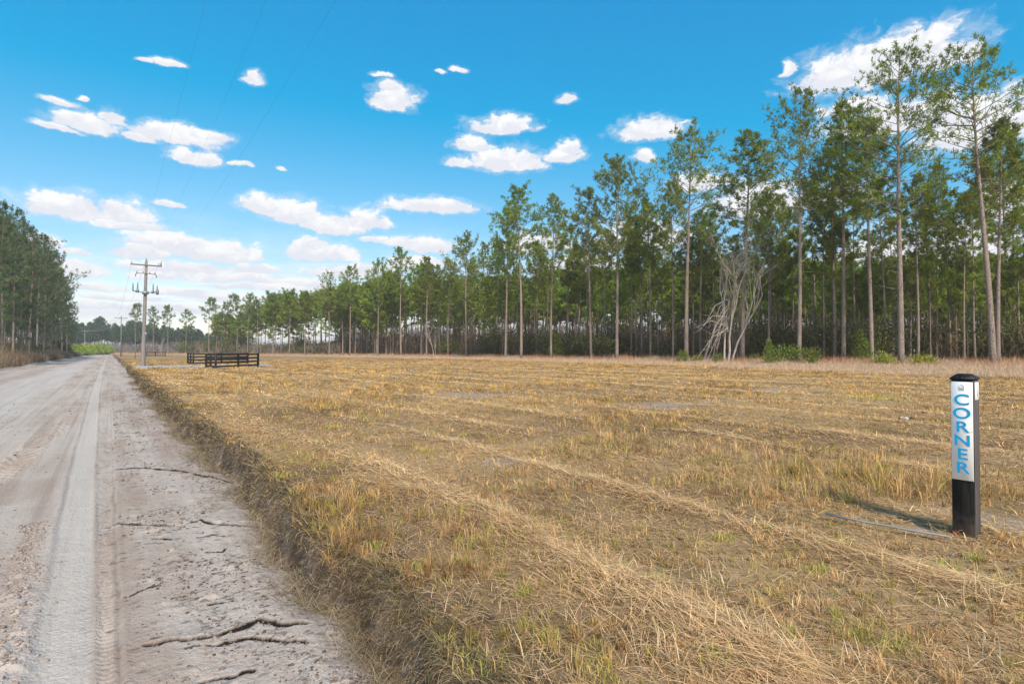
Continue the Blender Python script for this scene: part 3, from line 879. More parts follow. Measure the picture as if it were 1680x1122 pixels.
def pine_meshes(seed, H=26.0, cb=0.5, wid=3.6, nb=46, dens=1.0, r0=0.24, tuft=0.30, ntri=7, tint=0.0, asym=0.0, flat=0.0, sides=9, dead=6, wob=0.12, sub=5):
    """trunk with limbs (one mesh) and needle crown (one mesh); local base at the origin"""
    st = random.getstate(); random.seed(seed)
    lr = np.random.default_rng(seed)
    mb = MB()
    k = 16
    zz = np.linspace(-0.3, H, k)
    ph = lr.uniform(0, 6, 2)
    bx = wob * np.sin(zz / H * 4 + ph[0]) * zz / H * 2; by = wob * np.sin(zz / H * 3.3 + ph[1]) * zz / H * 2
    bx -= bx[0]; by -= by[0]
    R = r0 * (1 - 0.93 * np.clip(zz / H, 0, 1) ** 1.15) + 0.10 * r0 * np.exp(-zz / .6)
    mb.tube(np.stack([bx, by, zz], -1), np.maximum(R, .018), sides, (1, 1, 1))
    tp, td, tc = [], [], []
    fx = lambda z: np.array([np.interp(z, zz, bx), np.interp(z, zz, by), z])
    prefer = lr.uniform(0, 2 * PI)
    for i in range(nb):
        t = (i + random.random()) / nb
        t = t ** 0.9
        z = H * (cb + (0.985 - cb) * t)
        a = i * 2.4 + random.uniform(-.6, .6)
        prof = (0.55 + 0.75 * min(1, t / .35)) if t < .35 else (1.3 * (1 - (t - .35) / .65) ** (0.62 - .3 * flat) + .10)
        ln = wid * prof * random.uniform(.55, 1.15) * (1 + asym * math.cos(a - prefer))
        if random.random() < .10: ln *= 1.35
        elev = 0.05 + 0.85 * t + random.uniform(-.2, .2)
        d = np.array([math.cos(a) * math.cos(elev), math.sin(a) * math.cos(elev), math.sin(elev)])
        p = fx(z); pts = [p]
        m = 5
        for s in range(m):
            d = d + np.array([0, 0, 0.10 - .05 * (1 - t)]) + rvec() * .13; d /= np.linalg.norm(d)
            p = p + d * ln / m; pts.append(p)
        pts = np.array(pts)
        rb = 0.010 + 0.0095 * ln * (0.9 if t < .5 else .6)
        mb.tube(pts, np.linspace(rb, .008, m + 1), 4, cap=False)
        # side shoots
        ns = max(2, int(sub * ln / wid + 1.5))
        for j in range(ns):
            q = 0.28 + 0.72 * (j + random.random()) / ns
            b = pts[0] + 0; idx = q * m; i0 = min(m - 1, int(idx)); b = pts[i0] + (pts[i0 + 1] - pts[i0]) * (idx - i0)
            bd = (pts[i0 + 1] - pts[i0]); bd /= np.linalg.norm(bd)
            sd = bd * .8 + rvec() * .75 + np.array([0, 0, .30]); sd /= np.linalg.norm(sd)
            sl = (0.45 + .5 * random.random()) * ln * .42 * (1.15 - .5 * q) + .15
            e = b + sd * sl
            mb.tube(np.array([b, b + sd * sl * .5 + rvec() * .04, e]), [.014, .010, .006], 3, cap=False)
            nt_ = max(2, int(round((3.0 + 3.4 * sl) * dens * random.uniform(.6, 1.3))))
            for g in range(nt_):
                f = 0.35 + .72 * random.random()
                tp.append(b + sd * sl * f + rvec() * .16 * (0.4 + sl)); dd = sd + rvec() * .6 + np.array([0, 0, .35]); td.append(dd / np.linalg.norm(dd))
                tc.append(random.random() * .35 + .65 * random.random() * (0.5 + .5 * (t < .55)))
        tp.append(pts[-1]); td.append(d); tc.append(random.random())
    for _ in range(int(10 * dens)):
        tp.append(fx(H * random.uniform(.95, 1.0)) + rvec() * .2); td.append(np.array([0, 0, 1]) + rvec() * .5); tc.append(.4)
    for i in range(dead):
        z = H * random.uniform(cb * .55, cb * 1.05); a = random.uniform(0, 2 * PI); p = fx(z); ln = random.uniform(.5, 1.9)
        d = np.array([math.cos(a), math.sin(a), random.uniform(-.15, .4)])
        mb.tube(np.array([p, p + d * ln * .6 + rvec() * .06, p + d * ln + rvec() * .2]), [.028, .018, .006], 4, cap=False)
    P = np.array(tp); D = np.array(td); D /= np.linalg.norm(D, axis=1)[:, None]; C = np.array(tc); n = len(P)
    # each tuft: needle bundles fanning out round its own direction
    Rr = lr.normal(size=(n, ntri, 3)) * .62
    nd = D[:, None] + Rr; nd /= np.linalg.norm(nd, axis=2)[..., None]
    sd = np.cross(nd, lr.normal(size=(n, ntri, 3))); sd /= np.linalg.norm(sd, axis=2)[..., None]
    ln = tuft * lr.uniform(.6, 1.15, (n, ntri, 1)); hw = tuft * lr.uniform(.09, .17, (n, ntri, 1))
    p0 = P[:, None] - D[:, None] * tuft * .15 + lr.normal(size=(n, ntri, 3)) * tuft * .10
    tip = p0 + nd * ln
    V = np.stack([p0 - sd * hw * .5, p0 + sd * hw * .5, tip + sd * hw * .45, tip - sd * hw * .45], 2).reshape(-1, 3)
    m = n * ntri
    Q = np.arange(m * 4).reshape(m, 4)
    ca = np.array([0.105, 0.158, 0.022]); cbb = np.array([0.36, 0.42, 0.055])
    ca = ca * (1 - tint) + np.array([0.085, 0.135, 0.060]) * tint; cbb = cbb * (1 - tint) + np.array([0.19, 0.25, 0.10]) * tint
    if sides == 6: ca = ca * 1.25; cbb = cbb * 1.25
    cc = ca + (cbb - ca) * C[:, None]
    cc = np.repeat(cc, ntri * 4, 0) * np.repeat(lr.uniform(.75, 1.25, m), 4)[:, None]
    tm = mb.mesh("trunk", M["bark"], smooth=True)
    cm = mesh_np("crown", V, None, Q, col=cc); cm.materials.append(M["needles"])
    random.setstate(st)
    return tm, cm, float(np.percentile(V[:, 2], 99.9)), (bx[-1], by[-1])


PINES = {
    "openA": pine_meshes(11, 26, .44, 4.6, 64, .85, .25, asym=.25, dead=9),
    "openB": pine_meshes(12, 26, .50, 3.7, 60, .95, .24, asym=.3, dead=8),
    "openC": pine_meshes(13, 26, .62, 4.4, 46, .85, .26, asym=.35, dead=7, flat=.6),
    "slimA": pine_meshes(14, 25, .52, 2.5, 52, 1.2, .18, dead=7),
    "slimB": pine_meshes(15, 25, .58, 2.4, 46, 1.2, .17, dead=7, asym=.2),
    "fullA": pine_meshes(16, 24, .45, 3.5, 54, 1.45, .21, dead=6),
    "fullB": pine_meshes(17, 24, .50, 3.3, 52, 1.5, .21, dead=5),
    "roundA": pine_meshes(18, 19, .60, 3.6, 40, 1.7, .19, flat=.9, tuft=.42, ntri=6, dead=4),
    "fillA": pine_meshes(21, 18, .52, 2.4, 34, 1.5, .125, tuft=.44, ntri=6, dead=5, sides=6, sub=4),
    "fillB": pine_meshes(22, 18, .57, 2.7, 32, 1.5, .13, tuft=.44, ntri=6, dead=6, sides=6, sub=4, asym=.2),
    "fillC": pine_meshes(23, 18, .48, 2.3, 34, 1.4, .12, tuft=.44, ntri=6, dead=6, sides=6, sub=4),
    "fillD": pine_meshes(24, 18, .30, 2.6, 44, 1.2, .12, tuft=.44, ntri=6, dead=4, sides=6, sub=4),
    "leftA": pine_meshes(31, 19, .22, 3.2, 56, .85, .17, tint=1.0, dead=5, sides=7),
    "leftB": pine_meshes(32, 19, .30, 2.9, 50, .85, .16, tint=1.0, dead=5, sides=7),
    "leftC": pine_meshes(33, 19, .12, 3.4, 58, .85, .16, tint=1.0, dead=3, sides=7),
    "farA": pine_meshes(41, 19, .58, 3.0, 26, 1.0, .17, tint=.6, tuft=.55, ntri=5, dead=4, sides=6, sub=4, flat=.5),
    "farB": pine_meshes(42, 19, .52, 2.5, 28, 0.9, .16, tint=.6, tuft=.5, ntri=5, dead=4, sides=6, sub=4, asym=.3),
}
USED = {}
NIND = 0


def place_pine(kind, px, Y, top, label, group=None, lean=0.0, rz=None, name="pine_tree", zoff=0.0, wide=1.0, cat="pine tree"):
    """top: y pixel of the crown's tip in the photograph, or a height in metres when given as ('h', m)"""
    global NIND
    tm, cm, H, _ = PINES[kind]
    x0 = at(px, Y)
    if isinstance(top, tuple): h = top[1]
    else: h = HC + ray(px, top)[2] * Y
    e = bpy.data.objects.new(name, None); e.empty_display_size = .5; COL.objects.link(e)
    e.location = (x0, Y, zoff)
    dx = lean / FPX * Y
    rz = random.uniform(0, 2 * PI) if rz is None else rz
    rot = Matrix.Rotation(math.atan2(dx, h), 4, 'Y') @ Matrix.Rotation(rz, 4, 'Z')
    e.rotation_euler = rot.to_euler()
    s = h / H; ws = s * wide
    e.scale = (ws, ws, s)
    link("trunk", tm, None, e); link("crown", cm, None, e)
    tag(e, label, cat, group)
    NIND += 1
    return e


FR = "tall pines along the forest edge"
heroes = [
    ("openC", 1629, 42.5, 50, -26, "tallest pine at the far right, leaning trunk, long bare branch reaching left", 1.0),
    ("slimA", 1637, 44, 195, 6, "slimmer pine growing right beside the tall leaning pine at the far right", 1.25),
    ("openA", 1478, 45, 66, 4, "tall straight thick-trunked pine behind and left of the white corner post sign", .95),
    ("openB", 1310, 52, 131, 12, "tall pine with a pointed crown, right of the pale bare tree, first thick trunk", .86),
    ("slimB", 1384, 54, 168, 2, "slim tall pine, middle one of three trunks between the two thickest pines", 1.2),
    ("slimA", 1369, 57, 238, 0, "shorter slim pine standing close left of a slim tall pine, green bush at its right", 1.2),
    ("slimB", 1430, 50, 186, -4, "pine with rusty brush at its foot, just left of the tall thick-trunked pine", 1.3),
    ("openB", 1126, 63, 203, 5, "tall pine just left of the pale bare tree with a wide domed open crown", 1.05),
    ("slimA", 1218, 60, 215, 8, "tall pine standing directly right of the pale bare tree, thin airy crown", 1.35),
    ("fullA", 1012, 72, 250, 0, "tall pine in the middle of the edge with a full rounded crown", .95),
    ("slimB", 970, 78, 303, -5, "slender pine just left of the full-crowned pine in the middle", 1.15),
    ("slimA", 904, 84, 318, 2, "slender lone pine with a narrow crown, blue sky on both sides", 1.0),
    ("slimB", 855, 88, 303, -3, "tall bare-trunked pine, tallest of the pair left of the slender lone pine", 1.25),
    ("fullB", 829, 92, 335, 4, "bushy full-crowned pine close left of the tall pale-trunked pine", .8),
    ("fullA", 765, 108, 379, -2, "bushy pine with an airy domed top rising alone above the stand left of centre", .9),
    ("slimB", 1067, 74, 328, 0, "slim pine with a sparse crown between the two tallest middle pines", 1.1),
    ("fullB", 1104, 70, 290, 0, "yellow-green pine close left of the wide domed open-crowned pine", .75),
    ("fullB", 1537, 56, 262, 4, "yellow-green pine between the thick-trunked pine and the white corner post", .7),
    ("slimA", 1527, 58, 300, -3, "pale thin-trunked pine crowded against the yellow-green pine behind the post", 1.0),
    ("slimA", 1654, 57, 205, 0, "thin pine at the right frame edge behind the leaning pine, pale trunk", 1.15),
    ("slimB", 1664, 62, 240, 2, "thinnest pale trunk at the very right edge of the photo", 1.1),
    ("slimA", 658, 126, 405, -4, "pine with a thin airy top standing proud of the green stand left of centre", 1.2),
    ("fullA", 1266, 66, 322, 0, "bushy dark pine behind the pale bare tree, to its right", .8),
    ("slimB", 1336, 70, 290, 0, "thin pine showing behind the first thick trunk right of the bare tree", 1.2),
    ("fullB", 700, 120, 418, 0, "small-topped pine between the two airy-topped pines left of centre", 1.0),
    ("slimA", 735, 116, 425, 0, "thin pine just left of the bushy pine with an airy domed top", 1.2),
    ("fullA", 620, 132, 422, 0, "round-topped pine where the tall green stand begins to step down", .8),
    ("fullB", 574, 142, 433, 0, "pine second from the left end of the tall green stand", .9),
    ("openB", 540, 150, 442, 0, "pine with a loose open top at the left end of the tall green stand", .9),
    ("roundA", 500, 158, 476, 0, "bright green round-headed pine left of the tall green stand", .9),
    ("roundA", 475, 168, 472, 0, "dark umbrella-shaped pine, right one of a pair", 1.0),
    ("roundA", 448, 175, 476, 0, "dark umbrella-shaped pine leaning left, left one of a pair", 1.15),
    ("farB", 423, 185, 489, 0, "low spreading pine left of the umbrella-shaped pair", 1.1),
    ("farB", 406, 190, 479, 2, "thin airy pine behind and right of the black fences", 1.0),
    ("farA", 388, 193, 481, 0, "upright pine with a narrow head standing behind the black fences", .8),
    ("farB", 367, 200, 493, 0, "short airy pine between the wide-headed and narrow-headed pines behind the fences", .9),
    ("farA", 343, 203, 486, 0, "wide-headed pine with flat layers of branches behind the black fences", 1.0),
    ("farB", 305, 214, 506, 0, "small pine with two leafy spires left of the wide-headed pine", 1.1),
    ("farA", 275, 222, 499, 0, "lone pine with a leaning lower branch, right of the utility pole", .8),
    ("farB", 252, 226, 501, 0, "faint lone pine nearest the utility pole on its right", .9),
    ("farA", 222, 228, 496, 0, "lone pine with stacked dark branches just left of the near utility pole", .75),
]
for kk, px, Y, top, lean, lab, wd in heroes:
    place_pine(kk, px, Y, top, lab, FR if px > 560 else "scattered pines where the forest edge thins out", lean, wide=wd)

# second rank and depth of the stand
fills = ["fillA", "fillB", "fillC", "fillD"]
rr = random.Random(5)
G1 = "second-rank pines behind the edge trees"
for i in range(36):
    px = 575 + (i + rr.random()) / 36 * 1130
    Y = yfront(px) + 3 + rr.random() * 14
    tt = np.interp(px, [560, 640, 760, 860, 1000, 1200, 1680], [462, 440, 436, 436, 430, 405, 400]) + rr.uniform(-55, 25); h = float(np.clip(HC + (576 - tt) / FPX * Y, 7, 22))
    kk = rr.choice(["slimA", "slimB", "fullB", "fillA", "fillB", "fullA"])
    place_pine(kk, px, Y, ('h', h), "medium pine standing just behind the tallest trees of the forest edge", G1, rr.uniform(-4, 4), wide=rr.uniform(.8, 1.05) if kk[0] == 'f' else 1.1)
for i, px in enumerate([690, 722, 790, 815, 880, 930, 948, 990, 1035, 1052, 1085, 1150, 1172, 1245, 1283, 1352, 1405, 1452, 1506, 1560, 1582, 1600, 1674]):
    Y = yfront(px) + 3 + rr.random() * 13
    top = np.interp(px, [690, 850, 1000, 1150, 1300, 1480, 1680], [432, 405, 372, 345, 300, 270, 300]) + rr.uniform(-22, 45)
    place_pine(rr.choice(["slimA", "slimB"]), px, Y, float(top), "slim medium-height pine with a sparse crown between the tallest edge pines", "slim pines between the tallest ones", rr.uniform(-7, 7), wide=rr.uniform(.9, 1.25))
G2 = "thin-trunked pines crowded deep in the stand"
for i in range(112):
    px = 545 + (i + rr.random()) / 112 * 1180
    Y = yfront(px) + 12 + rr.random() ** 1.1 * 42
    tt = np.interp(px, [545, 640, 760, 860, 1000, 1200, 1680], [474, 458, 455, 456, 446, 428, 426]) + rr.uniform(-14, 22); h = float(np.clip(HC + (576 - tt) / FPX * Y, 7, 22))
    place_pine(rr.choice(fills), px, Y, ('h', h), "thin dense-crowned pine crowded in the dark stand behind the forest edge", G2, rr.uniform(-3, 3), wide=rr.uniform(1.05, 1.5))
G3 = "spindly pines with sky showing between their trunks"
for i in range(50):
    px = 350 + (i + rr.random()) / 50 * 295
    Y = yfront(px) + 2 + rr.random() * 22
    h = HC + (576 - np.interp(px, [350, 395, 450, 540, 640], [522, 508, 492, 470, 452]) + rr.uniform(-14, 8)) / FPX * Y
    place_pine(rr.choice(fills), px, Y, ('h', float(h)), "spindly pine in the thin row where pale sky shows between the trunks", G3, rr.uniform(-2, 2), wide=rr.uniform(1.1, 1.5))
G4 = "pines lining the left side of the road"
lp = [(-14, 322, 55), (4, 330, 60), (22, 338, 70), (34, 358, 76), (48, 372, 84), (61, 380, 95), (72, 388, 98), (83, 408, 106), (92, 412, 112), (102, 440, 120), (110, 470, 128), (112, 500, 134)]
labs = ["pine at the left frame edge with its top above all others there", "second pine in from the left frame edge, pointed top", "pine with dense foliage down to the brush near the left edge",
        "fourth pine in from the left frame edge", "pine with a loose airy crown at the middle of the left roadside stand", "pine with a reddish dead tip in the left roadside stand",
        "darker pine just right of the reddish-tipped one by the road", "pine with paired thin trunks side by side near the road", "pine sloping down towards the end of the left roadside stand",
        "low-branched pine third from the end of the left roadside stand", "short pine next to the last of the left roadside stand", "last and lowest pine of the left roadside stand, above the bright green saplings"]
for (px, top, Y), lab in zip(lp, labs):
    place_pine(rr.choice(["leftA", "leftB", "leftC"]), px, Y, top, lab, G4, rr.uniform(-3, 3), wide=rr.uniform(.75, .95))
for i in range(22):
    px = -60 + (i + rr.random()) / 22 * 165
    uu = rr.uniform(0, 1)
    Y = np.interp(px, [-60, 0, 60, 105], [58, 68, 105, 150]) + rr.random() * 40
    top = np.interp(px, [-60, 0, 30, 60, 90, 105], [320, 350, 380, 405, 440, 480]) + rr.uniform(-8, 14)
    place_pine(rr.choice(["leftA", "leftB", "leftC"]), px, Y, float(top), "pine set back in the left roadside stand, hidden among its neighbours", G4, rr.uniform(-2, 2), wide=rr.uniform(.7, .95))


# the far-off woods as one mass of simple trees
def mass_wood(name, spots, label, tint):
    Vt, Qt, Ct, n = [], [], [], 0
    Vc, Qc, Cc, m = [], [], [], 0
    tv, tq = [], []
    lr = np.random.default_rng(99)
    mb = MB()
    Ps, Ds, Sz, Cl = [], [], [], []
    for x, y, h in spots:
        r_ = .11 + .004 * h
        g = lr.uniform(.75, 1.2)
        mb.tube(np.array([[x, y, -.3], [x + lr.normal(0, .1), y, h * .5], [x + lr.normal(0, .15), y, h]]), [r_, r_ * .7, .03], 5, np.array((.25, .20, .175)) * g, cap=False)
        cbh = h * lr.uniform(.42, .58); k = int(lr.uniform(120, 190))
        t = lr.random(k); rad = (h * .15) * np.where(t < .3, .6 + t * 1.6, 1.15 * (1 - (t - .3) / .7) ** .55 + .08) * np.sqrt(lr.random(k)) * lr.uniform(.8, 1.25)
        a = lr.uniform(0, 2 * PI, k)
        # clump
        a = a + .5 * np.sin(3 * a + t * 20)
        P = np.stack([x + rad * np.cos(a), y + rad * np.sin(a), cbh + (h - cbh) * t], -1)
        Ps.append(P); D = P - np.array([x, y, cbh]); D[:, 2] += 1.0; Ds.append(D)
        Cl.append(np.clip(lr.normal(.4, .3, k), 0, 1) * lr.uniform(.6, 1.2))
    P = np.vstack(Ps); D = np.vstack(Ds); D /= np.linalg.norm(D, axis=1)[:, None]; C = np.concatenate(Cl)[:, None]
    k, nt_ = len(P), 4
    nd = D[:, None] + lr.normal(size=(k, nt_, 3)) * .8; nd /= np.linalg.norm(nd, axis=2)[..., None]
    sd = np.cross(nd, lr.normal(size=(k, nt_, 3))); sd /= np.linalg.norm(sd, axis=2)[..., None]
    tip = P[:, None] + nd * lr.uniform(.5, 1.1, (k, nt_, 1)); hw = lr.uniform(.08, .18, (k, nt_, 1))
    V = np.stack([P[:, None] - sd * hw, P[:, None] + sd * hw, tip + sd * hw * .7, tip - sd * hw * .7], 2).reshape(-1, 3)
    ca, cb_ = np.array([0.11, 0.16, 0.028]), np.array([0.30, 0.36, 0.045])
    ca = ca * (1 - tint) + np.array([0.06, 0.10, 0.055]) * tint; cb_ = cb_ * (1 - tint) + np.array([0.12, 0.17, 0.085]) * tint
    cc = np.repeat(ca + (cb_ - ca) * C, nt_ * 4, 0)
    mb.add(V, np.arange(len(V)).reshape(-1, 4), None); mb.C[-1] = cc
    o = mb.build(name, M["needles"], usecol=True)
    tag(o, label, kind="stuff")
    return o


sp = []
for i in range(330):
    px = rr.uniform(560, 1850); Y = yfront(px) + rr.uniform(48, 105)
    tt = np.interp(px, [545, 640, 760, 860, 1000, 1200, 1680], [482, 466, 462, 464, 456, 440, 438]) + rr.uniform(-12, 22); sp.append((at(px, Y), Y, float(HC + (576 - tt) / FPX * Y)))
for i in range(50):      # right edge, partly outside the frame
    px = rr.uniform(1720, 2100); Y = yfront(px) + rr.uniform(12, 45); sp.append((at(px, Y), Y, rr.uniform(9, 13)))
mass_wood("distant_pine_woods", sp, "solid dark pine woods closing the view behind the stand", 0.0)
sp = []
for i in range(360):
    px = rr.uniform(60, 400); Y = rr.uniform(300, 370)
    hh = np.interp(px, [60, 130, 170, 195, 225, 290, 345], [18, 18.5, 20, 16, 17.5, 15, 13]) * rr.uniform(.82, 1.08)
    sp.append((at(px, Y), Y, float(hh * rr.uniform(.75, 1.08))))
for i in range(60):
    px = rr.uniform(-70, 60); Y = rr.uniform(120, 240); sp.append((at(px, Y), Y, rr.uniform(14, 19)))
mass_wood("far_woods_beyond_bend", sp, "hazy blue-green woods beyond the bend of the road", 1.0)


# undergrowth: leafless twiggy brush in the shade of the stand
def twiggy(name, P, H, label, pal, per=26):
    n = len(P)
    B = np.repeat(P, per, 0); hh = np.repeat(H, per)
    N_ = len(B)
    B = B + np.stack([rng.normal(0, .45, N_), rng.normal(0, .45, N_), rng.random(N_) ** 1.2 * hh * .75 - .05], -1)
    az = rng.uniform(0, 2 * PI, N_); t1 = np.abs(rng.normal(.3, .45, N_)); L = hh * rng.uniform(.10, .42, N_)
    c = lerp(pal[0], pal[1], rng.random(N_)) * rng.uniform(.6, 1.2, N_)[:, None]
    w = (.008 + B[:, 1] * .00032) * rng.uniform(.5, 1.4, N_)
    return merge_blades(name, [blades(B, az, L, w, t1, t1 + rng.uniform(-.2, .8, N_), c)], M["twig"], label)


n = 3600
px = rng.uniform(555, 1850, n); Y = yfront(px) + 5 + rng.random(n) * 75
H = rng.uniform(3.0, 6.6, n) * (1 + .008 * (Y - 50)) * (.65 + .7 * fbm(px * .02, Y * .2, 311, 2))
twiggy("undergrowth", np.stack([at(px, Y), Y, 0 * Y], -1), H, "brown leafless undergrowth beneath the pines", ((0.10, 0.062, 0.038), (0.23, 0.15, 0.095)), 26)
n = 1900      # leafy dark brush in the shade, deeper in
px = rng.uniform(600, 1900, n); Y = yfront(px) + 8 + rng.random(n) * 80
k = fbm(px * .012, Y * .05, 321, 3) > .40; px, Y = px[k], Y[k]; n = len(px)
per = 60; N_ = n * per
hh = rng.uniform(1.5, 5.0, n) * (1 + .006 * Y) * np.where(Y - yfront(px) > 40, 1.5, 1)
B = np.repeat(np.stack([at(px, Y), Y, 0 * Y], -1), per, 0) + rng.normal(0, 1, (N_, 3)) * np.array([.9, .9, .0]) + np.stack([0 * rng.random(N_), 0 * rng.random(N_), rng.random(N_) * np.repeat(hh, per)], -1)
tone = np.repeat(rng.random(n), per)
c = lerp((0.10, 0.12, 0.03), (0.20, 0.12, 0.06), sst(.40, .65, tone)) * rng.uniform(.6, 1.5, N_)[:, None]
t1 = rng.uniform(.2, 2.0, N_)
n = 1500; per2 = 45; N2 = n * per2
px2 = rng.uniform(570, 1900, n); Y2 = yfront(px2) + 58 + rng.random(n) * 48
h2_ = rng.uniform(4.0, 9.5, n)
B2 = np.repeat(np.stack([at(px2, Y2), Y2, 0 * Y2], -1), per2, 0) + rng.normal(0, 1, (N2, 3)) * np.array([1.5, 1.2, .0]) + np.stack([np.zeros(N2), np.zeros(N2), rng.random(N2) * np.repeat(h2_, per2)], -1)
c2 = lerp((0.085, 0.062, 0.035), (0.17, 0.115, 0.07), rng.random(N2)) * rng.uniform(.5, 1.3, N2)[:, None]
t2_ = rng.uniform(.0, 1.2, N2)
merge_blades("shaded_brush", [blades(B2, rng.uniform(0, 2 * PI, N2), rng.uniform(.4, 1.3, N2), rng.uniform(.12, .3, N2), t2_, t2_ + rng.uniform(-.4, .6, N2), c2), blades(B, rng.uniform(0, 2 * PI, N_), rng.uniform(.12, .4, N_), rng.uniform(.07, .18, N_), t1, t1 + rng.uniform(-.4, .6, N_), c)], M["leaf"], "dark leafy brush in the shade deep in the stand")
n = 500      # under the left roadside pines
px = rng.uniform(-80, 108, n); Y = np.interp(px, [-80, 0, 60, 110], [52, 62, 95, 135]) + rng.random(n) * 45
H = rng.uniform(2.0, 4.5, n)
twiggy("roadside_undergrowth", np.stack([at(px, Y), Y, 0 * Y], -1), H, "grey-brown undergrowth beneath the left roadside pines", ((0.10, 0.085, 0.05), (0.22, 0.17, 0.10)), 40)
n = 700
px = rng.uniform(310, 560, n); Y = yfront(px) + 1 + rng.random(n) * 22
H = rng.uniform(2.5, 5.5, n)
twiggy("thin_undergrowth", np.stack([at(px, Y), Y, 0 * Y], -1), H, "grey-brown saplings and brush beneath the spindly pines", ((0.16, 0.125, 0.095), (0.30, 0.24, 0.19)), 34)
n = 900
px = rng.uniform(60, 330, n); Y = rng.uniform(292, 330, n)
H = rng.uniform(3, 8, n)
twiggy("far_undergrowth", np.stack([at(px, Y), Y, 0 * Y], -1), H, "greyish bare trees at the foot of the far woods", ((0.18, 0.15, 0.14), (0.30, 0.26, 0.24)), 30)


# leafy bushes ---------------------------------------------------
def leaf_cloud(seed, R, Hh, n, size, c0, c1, lobes=7):
    lr = np.random.default_rng(seed)
    cen = np.stack([lr.normal(0, R * .42, lobes), lr.normal(0, R * .42, lobes), Hh * (.30 + .5 * lr.random(lobes))], -1)
    k = lr.integers(0, lobes, n)
    d = lr.normal(size=(n, 3)); d /= np.linalg.norm(d, axis=1)[:, None]
    P = cen[k] + d * (lr.random(n) ** .9 * 1.15)[:, None] * np.array([R * .62, R * .62, Hh * .34])
    P[:, 2] = np.abs(P[:, 2])
    nd = d + lr.normal(size=(n, 3)) * .7 + np.array([0, 0, .3]); nd /= np.linalg.norm(nd, axis=1)[:, None]
    sd = np.cross(nd, lr.normal(size=(n, 3))); sd /= np.linalg.norm(sd, axis=1)[:, None]
    L = size * lr.uniform(.6, 1.3, n)[:, None]; w = L * .22
    V = np.stack([P - sd * w * .3, P + nd * L * .5 - sd * w, P + nd * L, P + nd * L * .5 + sd * w], 1).reshape(-1, 3)
    c = lerp(c0, c1, lr.random(n)) * lr.uniform(.5, 1.25, n)[:, None]
    return V, np.arange(n * 4).reshape(-1, 4), np.repeat(c, 4, 0), cen


def bush_meshes(seed, R, Hh, n, size, c0, c1, lobes=7):
    V, Q, C, cen = leaf_cloud(seed, R, Hh, n, size, c0, c1, lobes)
    fm = mesh_np("foliage", V, None, Q, col=C); fm.materials.append(M["leaf"])
    mb = MB()
    for q in cen: mb.tube(np.array([[0, 0, -.05], q * np.array([.4, .4, .5]), q]), [.03 * R + .01, .02 * R + .008, .006], 5, np.array((.20, .15, .11)), cap=False)
    return mb.mesh("stems", M["twig"]), fm


def young_pine_meshes(seed, Hh=3.0, c0=(.10, .17, .03), c1=(.26, .36, .06), hw=.018):
    lr = np.random.default_rng(seed); random.seed(seed)
    mb = MB(); mb.tube(np.array([[0, 0, -.1], [.03, 0, Hh * .5], [0, .02, Hh]]), [.05, .03, .01], 6, np.array((.22, .16, .11)))
    P, D = [], []
    for i in range(46):
        t = i / 46; z = Hh * (.08 + .9 * t); a = i * 2.4; ln = Hh * .30 * (1 - t) ** .8 + .08
        e = .25 + .7 * t
        d = np.array([math.cos(a) * math.cos(e), math.sin(a) * math.cos(e), math.sin(e)])
        p = np.array([0, 0, z]); mb.tube(np.array([p, p + d * ln]), [.014, .006], 3, np.array((.22, .16, .11)), cap=False)
        for f in np.linspace(.35, 1.0, 5): P.append(p + d * ln * f + lr.normal(0, .03, 3)); D.append(d * .6 + np.array([0, 0, .8]))
    P = np.array(P); D = np.array(D); D /= np.linalg.norm(D, axis=1)[:, None]; k, m = len(P), 8
    nd = D[:, None] + lr.normal(size=(k, m, 3)) * .55; nd /= np.linalg.norm(nd, axis=2)[..., None]
    sd = np.cross(nd, lr.normal(size=(k, m, 3))); sd /= np.linalg.norm(sd, axis=2)[..., None]
    tip = P[:, None] + nd * lr.uniform(.16, .30, (k, m, 1)) * (1 + (hw > .02))
    V = np.stack([P[:, None] - sd * hw, P[:, None] + sd * hw, tip + sd * hw * .6, tip - sd * hw * .6], 2).reshape(-1, 3)
    c = lerp(c0, c1, lr.random(k)); C = np.repeat(c, m * 4, 0)
    fm = mesh_np("foliage", V, None, np.arange(len(V)).reshape(-1, 4), col=C); fm.materials.append(M["leaf"])
    return mb.mesh("stem", M["twig"]), fm


YP = [young_pine_meshes(51, 3.0, (.13, .19, .03), (.34, .42, .06)), young_pine_meshes(52, 3.0, (.13, .19, .03), (.34, .42, .06))]
YF = [young_pine_meshes(53, 3.0, (.30, .40, .04), (.55, .62, .08), .05), young_pine_meshes(54, 3.0, (.26, .36, .04), (.48, .58, .07), .05)]
BU = [bush_meshes(61, 1.0, 1.0, 1300, .15, (.10, .14, .025), (.30, .35, .05)), bush_meshes(62, 1.3, .8, 1400, .15, (.22, .24, .03), (.48, .46, .06), 9),
      bush_meshes(63, 2.0, 2.6, 2600, .22, (.085, .10, .03), (.22, .22, .06), 12)]


def place_plant(kind, name, px, Y, h, wid, label, group=None, cat="bush"):
    a, bm = kind
    e = empty(name, (at(px, Y), Y, 0), random.uniform(0, 6.28))
    pz = max(v.co.z for v in bm.vertices) if not hasattr(place_plant, str(id(bm))) else getattr(place_plant, str(id(bm)))
    setattr(place_plant, str(id(bm)), pz)
    e.scale = (wid, wid, h / pz)
    link("stem", a, None, e); link("foliage", bm, None, e)
    tag(e, label, cat, group); return e


